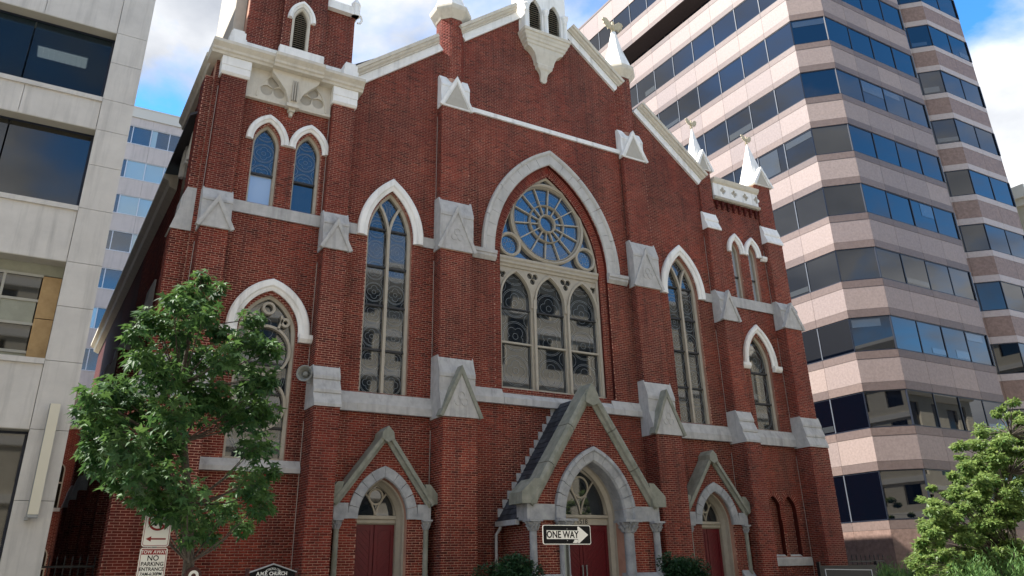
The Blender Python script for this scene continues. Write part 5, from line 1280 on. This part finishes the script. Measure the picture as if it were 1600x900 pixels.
# the leaves nearest to the street one by one, the rest as one mass
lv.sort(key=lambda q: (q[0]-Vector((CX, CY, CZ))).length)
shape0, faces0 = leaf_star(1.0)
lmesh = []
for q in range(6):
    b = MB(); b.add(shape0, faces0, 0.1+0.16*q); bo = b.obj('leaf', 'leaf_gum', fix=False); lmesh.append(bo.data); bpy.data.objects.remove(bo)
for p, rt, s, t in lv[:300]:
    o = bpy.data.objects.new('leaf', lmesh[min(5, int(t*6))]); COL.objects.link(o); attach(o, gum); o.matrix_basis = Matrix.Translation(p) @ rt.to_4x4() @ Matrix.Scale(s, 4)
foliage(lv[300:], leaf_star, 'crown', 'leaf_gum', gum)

YR = -9.5
rt_ = thing('garden_tree', (7.3, YR, 0), 'sunlit yellow-green tree at the right in front of the granite office', 'tree')
RCL = [(1480, 890, 34), (1525, 898, 40), (1565, 898, 44), (1605, 902, 50), (1452, 888, 24), (1590, 660, 30), (1570, 680, 34), (1595, 700, 40), (1530, 700, 26), (1555, 715, 40), (1520, 735, 34), (1580, 745, 46), (1515, 760, 30), (1545, 775, 44), (1590, 790, 46), (1470, 790, 26), (1455, 800, 16), (1490, 805, 32), (1530, 820, 44), (1475, 830, 34), (1580, 840, 46), (1500, 850, 36), (1540, 865, 42), (1450, 830, 20), (1465, 860, 30), (1600, 880, 40), (1620, 700, 40), (1640, 780, 60), (1630, 850, 60), (1660, 700, 50)]
cen = []
for u, v, r in RCL:
    for _ in range(13):
        y = YR+random.uniform(-1.3, 1.3); a_ = random.uniform(0, 6.283); q_ = r*1.35*random.random()**0.6; c = onY(u+q_*math.cos(a_), v+q_*math.sin(a_), y); rr = r*random.uniform(0.2, 0.55)*(y-CY)/1255.3
        cen.append((c, Vector((rr*1.2, rr*1.2, rr*0.7)), (r/34)**2*0.10))
tb = onY(1585, 880, YR); tb.z = 0
mb = MB(); tp_ = [tb, Vector((tb.x, YR, 1.6)), onY(1580, 800, YR), onY(1578, 740, YR), onY(1580, 680, YR)]; tube(mb, tp_, [0.11, 0.09, 0.07, 0.045, 0.02], 8); mb.obj('trunk', 'bark', rt_, smooth=True)
mb = MB()
for c, r, w in cen: t = min(tp_[1:], key=lambda p: (p-c).length+max(0, p.z-c.z)*2); tube(mb, [t, t.lerp(c, .5)+Vector((0, 0, .08)), c], [0.02, 0.012, 0.004], 5)
mb.obj('branches', 'bark', rt_, kind='stuff')
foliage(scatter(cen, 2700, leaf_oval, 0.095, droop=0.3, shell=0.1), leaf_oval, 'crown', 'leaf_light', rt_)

def bush(name, c, r, label, cat, m, per, size, group=None):
    b = thing(name, (c[0], c[1], 0), label, cat, group); cs = []
    for _ in range(46):
        d = Vector((random.gauss(0, 1), random.gauss(0, 1), random.gauss(0, 1))).normalized(); k = random.uniform(.35, .86)
        cs.append((Vector((c[0]+d.x*r[0]*k, c[1]+d.y*r[1]*k, c[2]+d.z*r[2]*k)), Vector((.24, .24, .22)), 1.0))
    mb = MB()
    for cc, _, _ in cs[:14]: tube(mb, [Vector((c[0], c[1], 0)), Vector((c[0], c[1], 0)).lerp(cc, .5), cc], [0.03, 0.018, 0.006], 5)
    mb.obj('stems', 'bark', b, kind='stuff')
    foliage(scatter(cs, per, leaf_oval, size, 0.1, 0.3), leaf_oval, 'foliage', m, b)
bush('shrub', (-4.0, -3.6, 1.30), (0.92, 0.75, 1.08), 'round clipped evergreen shrub left of the main entrance', 'shrub', 'leaf_box', 420, 0.085)
bush('shrub', (1.55, -3.4, 1.28), (1.05, 0.75, 1.05), 'round clipped evergreen shrub right of the main entrance', 'shrub', 'leaf_box', 360, 0.085)
bush('hedge_plant', (-8.85, -1.6, 1.2), (0.45, 0.4, 0.68), 'small low evergreen behind the church name board', 'shrub', 'leaf_box', 150, 0.085)
# feathery junipers along the bottom right
def juniper(c, r, h, label):
    b = thing('juniper', (c[0], c[1], 0), label, 'shrub'); mb = MB(); lv = []
    for k in range(46):
        a = random.uniform(0, 2*math.pi); q = random.uniform(0.1, 1)**0.6; top = Vector((c[0]+r*q*math.cos(a), c[1]+r*q*math.sin(a), h*random.uniform(.7, 1.05)*(1-.35*q*q)))
        b0 = Vector((c[0]+0.3*r*q*math.cos(a), c[1]+.3*r*q*math.sin(a), 0.1)); mid = b0.lerp(top, .55)+Vector((0, 0, .12)); tube(mb, [b0, mid, top], [.02, .012, .004], 4)
        for t in range(170):
            s = random.uniform(.35, 1.0); p = b0.lerp(mid, s*2) if s < .5 else mid.lerp(top, s*2-1); d = (top-b0).normalized()+Vector((random.gauss(0, .6), random.gauss(0, .6), random.gauss(.1, .4)))
            p = p+Vector((random.gauss(0, .07), random.gauss(0, .07), random.gauss(0, .07))); lv.append((p, leaf_rot(d, 0), random.uniform(.08, .15), min(1, max(0, random.gauss(.5, .25)))))
    mb.obj('stems', 'bark', b, kind='stuff'); v0 = [(0, 0, 0), (.10, .45, 0), (0, 1, -.1), (-.10, .45, 0)]
    foliage(lv, lambda s: (v0, [(0, 1, 2, 3)]), 'foliage', 'leaf_juniper', b)
for px, py, yj, rj, lab in ((1395, 884, -7.4, 0.6, 'low feathery green juniper beside the black notice case'), (1440, 872, -7.8, 0.75, 'feathery green juniper second from the notice case'),
                          (1500, 866, -10.9, 0.7, 'feathery green juniper in front of the yellow-green tree'), (1575, 858, -11.0, 0.8, 'tall feathery juniper at the right edge under the yellow-green tree')):
    q = onY(px, py, yj); juniper((q.x, q.y), rj, q.z, lab)

# ------------------------------------------------------------------ signs
YO = -10.0
ow = thing('street_sign', (-6.65, YO, 0), 'black and white one-way arrow sign on a perforated steel post', 'street sign')
def rrect(x0, x1, z0, z1, r, n=5):
    P = []
    for cx, cz, a in ((x1-r, z0+r, -90), (x1-r, z1-r, 0), (x0+r, z1-r, 90), (x0+r, z0+r, 180)): P += [(cx+r*math.cos(R(a+90*i/n)), cz+r*math.sin(R(a+90*i/n))) for i in range(n+1)]
    return P
TL = R(3.5)
c0 = onY(886, 835.5, YO)
def TS(u, y, z):      # sign plate turned slightly about its post and hanging a touch off level
    x = u*math.cos(TL)-y*math.sin(TL)*0; yy = y-u*math.sin(R(6)); zz = z-u*math.sin(R(0.3)); return (c0.x+u*math.cos(R(6)), YO+yy, c0.z+zz)
W2, H2 = 0.457, 0.1524
mb = MB(); plate(mb, [rrect(-W2, W2, -H2, H2, 0.035)], 0.0, 0.004, TS); mb.obj('plate', 'sign_white', ow)
mb = MB(); plate(mb, [rrect(-W2+0.012, W2-0.012, -H2+0.012, H2-0.012, 0.026)], -0.0015, -0.0003, TS); mb.obj('face', 'sign_black', ow)
mb = MB(); ar = [(-0.385, -0.068), (0.205, -0.068), (0.205, -0.128), (0.225, -0.132), (0.405, 0.0), (0.225, 0.132), (0.205, 0.128), (0.205, 0.068), (-0.385, 0.068)]; plate(mb, [ar], -0.003, -0.0017, TS)
plate(mb, [[(0.10, -0.125), (0.13, -0.10), (0.135, -0.075), (0.20, -0.075), (0.20, -0.12), (0.16, -0.13)]], -0.0031, -0.0017, TS); mb.obj('arrow', 'sign_white', ow)
tx = text('ONE WAY', 0.150, (0, 0, 0), 'sign_black', ow, 0.0004, sx=0.86, bold=0.004)
for v in tx.data.vertices: v.co = TS(v.co.x-0.085, -0.0036+v.co.y, v.co.z-0.003)
tx.matrix_parent_inverse = Matrix.Translation(-ow.location)
mb = MB(); mb.box(c0.x-0.03, c0.x+0.03, YO+0.012, YO+0.055, 0.0, c0.z+H2-0.02); mb.obj('post', 'post_dark', ow)
mb = MB()
for k in range(60): z = 0.3+k*0.03; mb.box(c0.x-0.006, c0.x+0.006, YO+0.0105, YO+0.0118, z, z+0.014) if z < c0.z-H2 else None
mb.obj('post_holes', 'black', ow, kind='stuff')
mb = MB()
for dz in (-0.09, 0.09): mb.box(c0.x-0.008, c0.x+0.008, YO-0.008, YO-0.0032, c0.z+dz-0.008, c0.z+dz+0.008)
mb.obj('bolt', 'steel', ow)

YS_ = -11.0
ps = thing('parking_sign', (-13.25, YS_, 0), 'red and white parking restriction signs stacked on one post beside the street tree', 'street sign')
pa, pb = onY(233.5, 806, YS_), onY(268.5, 806, YS_); cxp = (pa.x+pb.x)/2-0.015; wP = 0.152
top1 = onY(252, 800, YS_).z; zc1 = onY(250, 855, YS_).z
def pl(z0, z1, name='plate'):
    mb = MB(); plate(mb, [rrect(cxp-wP, cxp+wP, z0, z1, 0.03)], YS_, YS_+0.004); o = mb.obj(name, 'sign_white', ps)
    mb = MB(); plate(mb, [rrect(cxp-wP+.010, cxp+wP-.010, z0+.010, z1-.010, 0.024), rrect(cxp-wP+.016, cxp+wP-.016, z0+.016, z1-.016, 0.020)], YS_-0.001, YS_-0.0002); mb.obj('border', 'sign_text_red', o); return o
p1 = pl(zc1+0.006, zc1+0.006+0.457)
zz = zc1+0.006
mb = MB(); plate(mb, [circ(cxp, zz+0.29, 0.115, 36), circ(cxp, zz+0.29, 0.090, 36)], YS_-0.0018, YS_-0.0004); sweep(mb, [(cxp-0.07, zz+0.36), (cxp+0.07, zz+0.22)], [(-0.012, YS_-0.0021), (0.012, YS_-0.0021), (0.012, YS_-0.0004), (-0.012, YS_-0.0004)]); mb.obj('prohibition_ring', 'sign_text_red', p1)
text('P', 0.19, (cxp, YS_-0.0009, zz+0.29), 'sign_black', p1, 0.0004, bold=0.004)
mb = MB(); plate(mb, [[(cxp-0.115, zz+0.085), (cxp-0.055, zz+0.115), (cxp-0.055, zz+0.094), (cxp+0.11, zz+0.094), (cxp+0.11, zz+0.076), (cxp-0.055, zz+0.076), (cxp-0.055, zz+0.055)]], YS_-0.0018, YS_-0.0004); mb.obj('arrow', 'sign_text_red', p1)
p2 = pl(zc1-0.006-0.457, zc1-0.006); z2 = zc1-0.006
mb = MB(); plate(mb, [[(cxp-wP+.018, z2-0.075), (cxp+wP-.018, z2-0.075), (cxp+wP-.018, z2-0.018), (cxp-wP+.018, z2-0.018)]], YS_-0.0016, YS_-0.0003); mb.obj('header', 'sign_red', p2)
text('TOW AWAY', 0.050, (cxp, YS_-0.002, z2-0.047), 'sign_white', p2, 0.0004, bold=0.001)
for t, s, d in (('NO', 0.082, 0.115), ('PARKING', 0.060, 0.178), ('ENTRANCE', 0.053, 0.234), ('7AM-6:30PM', 0.046, 0.286), ('MONDAY-FRIDAY', 0.034, 0.333)): text(t, s, (cxp, YS_-0.0012, z2-d), 'sign_text_red' if d > .5 else 'sign_black', p2, 0.0004, bold=0.0012)
mb = MB(); plate(mb, [[(cxp+0.10, z2-0.385), (cxp+0.04, z2-0.362), (cxp+0.04, z2-0.378), (cxp-0.10, z2-0.378), (cxp-0.10, z2-0.392), (cxp+0.04, z2-0.392), (cxp+0.04, z2-0.408)]], YS_-0.0018, YS_-0.0004); mb.obj('arrow', 'sign_text_red', p2)
mb = MB(); mb.box(cxp-0.025, cxp+0.025, YS_+0.006, YS_+0.05, 0, zz+0.44); mb.obj('post', 'post_dark', ps)

# small round decal post beside the trunk, just peeping into the picture
pm = onY(301, 897, -10.9)
mt = thing('parking_meter', (pm.x, -10.9, 0), 'dark parking meter with a white round symbol beside the tree trunk', 'parking meter')
mb = MB(); tube(mb, [(pm.x, -10.9, 0), (pm.x, -10.9, pm.z-0.12)], 0.03, 10); mb.obj('post', 'post_dark', mt)
mb = MB(); horn_lathe(mb, [(0.095, 0.06), (0.10, 0.03), (0.10, -0.03), (0.095, -0.05)], (pm.x, -10.9, pm.z-0.02), (0, -1, 0)); mb.box(pm.x-0.06, pm.x+0.06, -10.94, -10.85, pm.z-0.2, pm.z-0.1); mb.obj('head', 'red_brown', mt)
mb = MB(); plate(mb, [circ(pm.x, pm.z-0.02, 0.06, 20), circ(pm.x, pm.z-0.02, 0.028, 16)], -10.965, -10.961); mb.obj('symbol', 'sign_white', mt)

# church name board
YN = -3.4
ns = thing('name_board', (-9.75, YN, 0), 'black church name board with white lettering and a pointed top, at the lawn edge', 'sign')
a, b, c = onY(391, 895.5, YN), onY(427, 882, YN), onY(461, 896, YN); xm_ = (a.x+c.x)/2
brd = [(a.x, 0.5), (c.x, 0.5), (c.x, a.z), (xm_, b.z-0.01), (a.x, a.z)]
mb = MB(); plate(mb, [brd], YN, YN+0.06); mb.obj('board', 'sign_black', ns)
mb = MB(); sweep(mb, [(a.x-0.02, a.z), (xm_, b.z), (c.x+0.02, a.z)], [(0.0, YN-0.03), (0.02, YN-0.03), (0.02, YN+0.09), (0.0, YN+0.09)]); mb.obj('cap_rail', 'flashing', ns)
for x in (a.x-0.06, c.x+0.03): mb = MB(); mb.box(x-0.03, x+0.03, YN-0.01, YN+0.05, 0, a.z+0.06); mb.box(x-0.045, x+0.045, YN-0.025, YN+0.065, a.z+0.061, a.z+0.09); mb.obj('post', 'red_brown', ns)
text('A.M.E. CHURCH', 0.098, (xm_-0.02, YN-0.004, onY(424, 896.5, YN).z), 'sign_white', ns, 0.001, bold=0.003, sx=0.94)
cen_ = Vector((xm_, 0, a.z-0.16)); word = 'METROPOLITAN'
for i, ch in enumerate(word):
    an = R(64-128*i/(len(word)-1))*0.62; rr = 0.24
    text(ch, 0.062, (cen_.x-rr*math.sin(an), YN-0.004, cen_.z+rr*math.cos(an)*0.98), 'sign_white', ns, 0.0008, rot=Matrix.Rotation(-an, 4, 'Y'))
# railings
def railing(name, x0, x1, y, z, n, label):
    r = thing(name, ((x0+x1)/2, y, 0), label, 'railing'); mb = MB(); mb.box(x0, x1, y-0.02, y+0.02, z-0.05, z); mb.box(x0, x1, y-0.02, y+0.02, 0.2, 0.25); mb.obj('rail', 'black_metal', r)
    for k in range(n+1):
        x = x0+(x1-x0)*k/n; mb = MB(); mb.box(x-0.012, x+0.012, y-0.012, y+0.012, 0.05, z+0.14); mb.add([(x-.02, y-.02, z+.14), (x+.02, y-.02, z+.14), (x+.02, y+.02, z+.14), (x-.02, y+.02, z+.14), (x, y, z+.24)], [(0, 1, 4), (1, 2, 4), (2, 3, 4), (3, 0, 4), (0, 3, 2, 1)]); mb.obj('picket', 'black_metal', r)
p0 = onY(66, 885, 1.5); p1_ = onY(104, 878, 1.5)
railing('railing', -13.9, -12.75, 1.5, onY(80, 884, 1.5).z, 7, 'black iron railing closing the alley left of the church')
p0 = onY(1281, 884, -1.5); p1_ = onY(1368, 884, -1.5)
gt = thing('notice_case', ((p0.x+p1_.x)/2, -1.5, 0), 'black framed notice case with a thin white edge right of the church', 'notice board')
mb = MB(); mb.box(p0.x, p1_.x, -1.55, -1.45, 0.6, p0.z); mb.obj('case', 'black_metal', gt)
q0, q1 = onY(1289, 889, -1.56), onY(1362, 890, -1.56)
mb = MB(); plate(mb, [[(q0.x, 0.8), (q1.x, 0.8), (q1.x, q1.z), (q0.x, q0.z)], [(q0.x+.025, 0.82), (q1.x-.025, 0.82), (q1.x-.025, q1.z-.02), (q0.x+.025, q0.z-.02)]], -1.565, -1.551); mb.obj('edge', 'alu', gt)
for x in (p0.x-0.06, p1_.x+0.05): mb = MB(); mb.box(x-0.04, x+0.04, -1.56, -1.44, 0, p0.z+0.12); mb.obj('post', 'black_metal', gt)
railing('railing', onY(1325, 878, 0.8).x, onY(1366, 878, 0.8).x+0.6, 0.8, onY(1340, 876, 0.8).z, 8, 'short black iron railing behind the notice case')
print('bricks', NB, 'objects', len(bpy.data.objects))
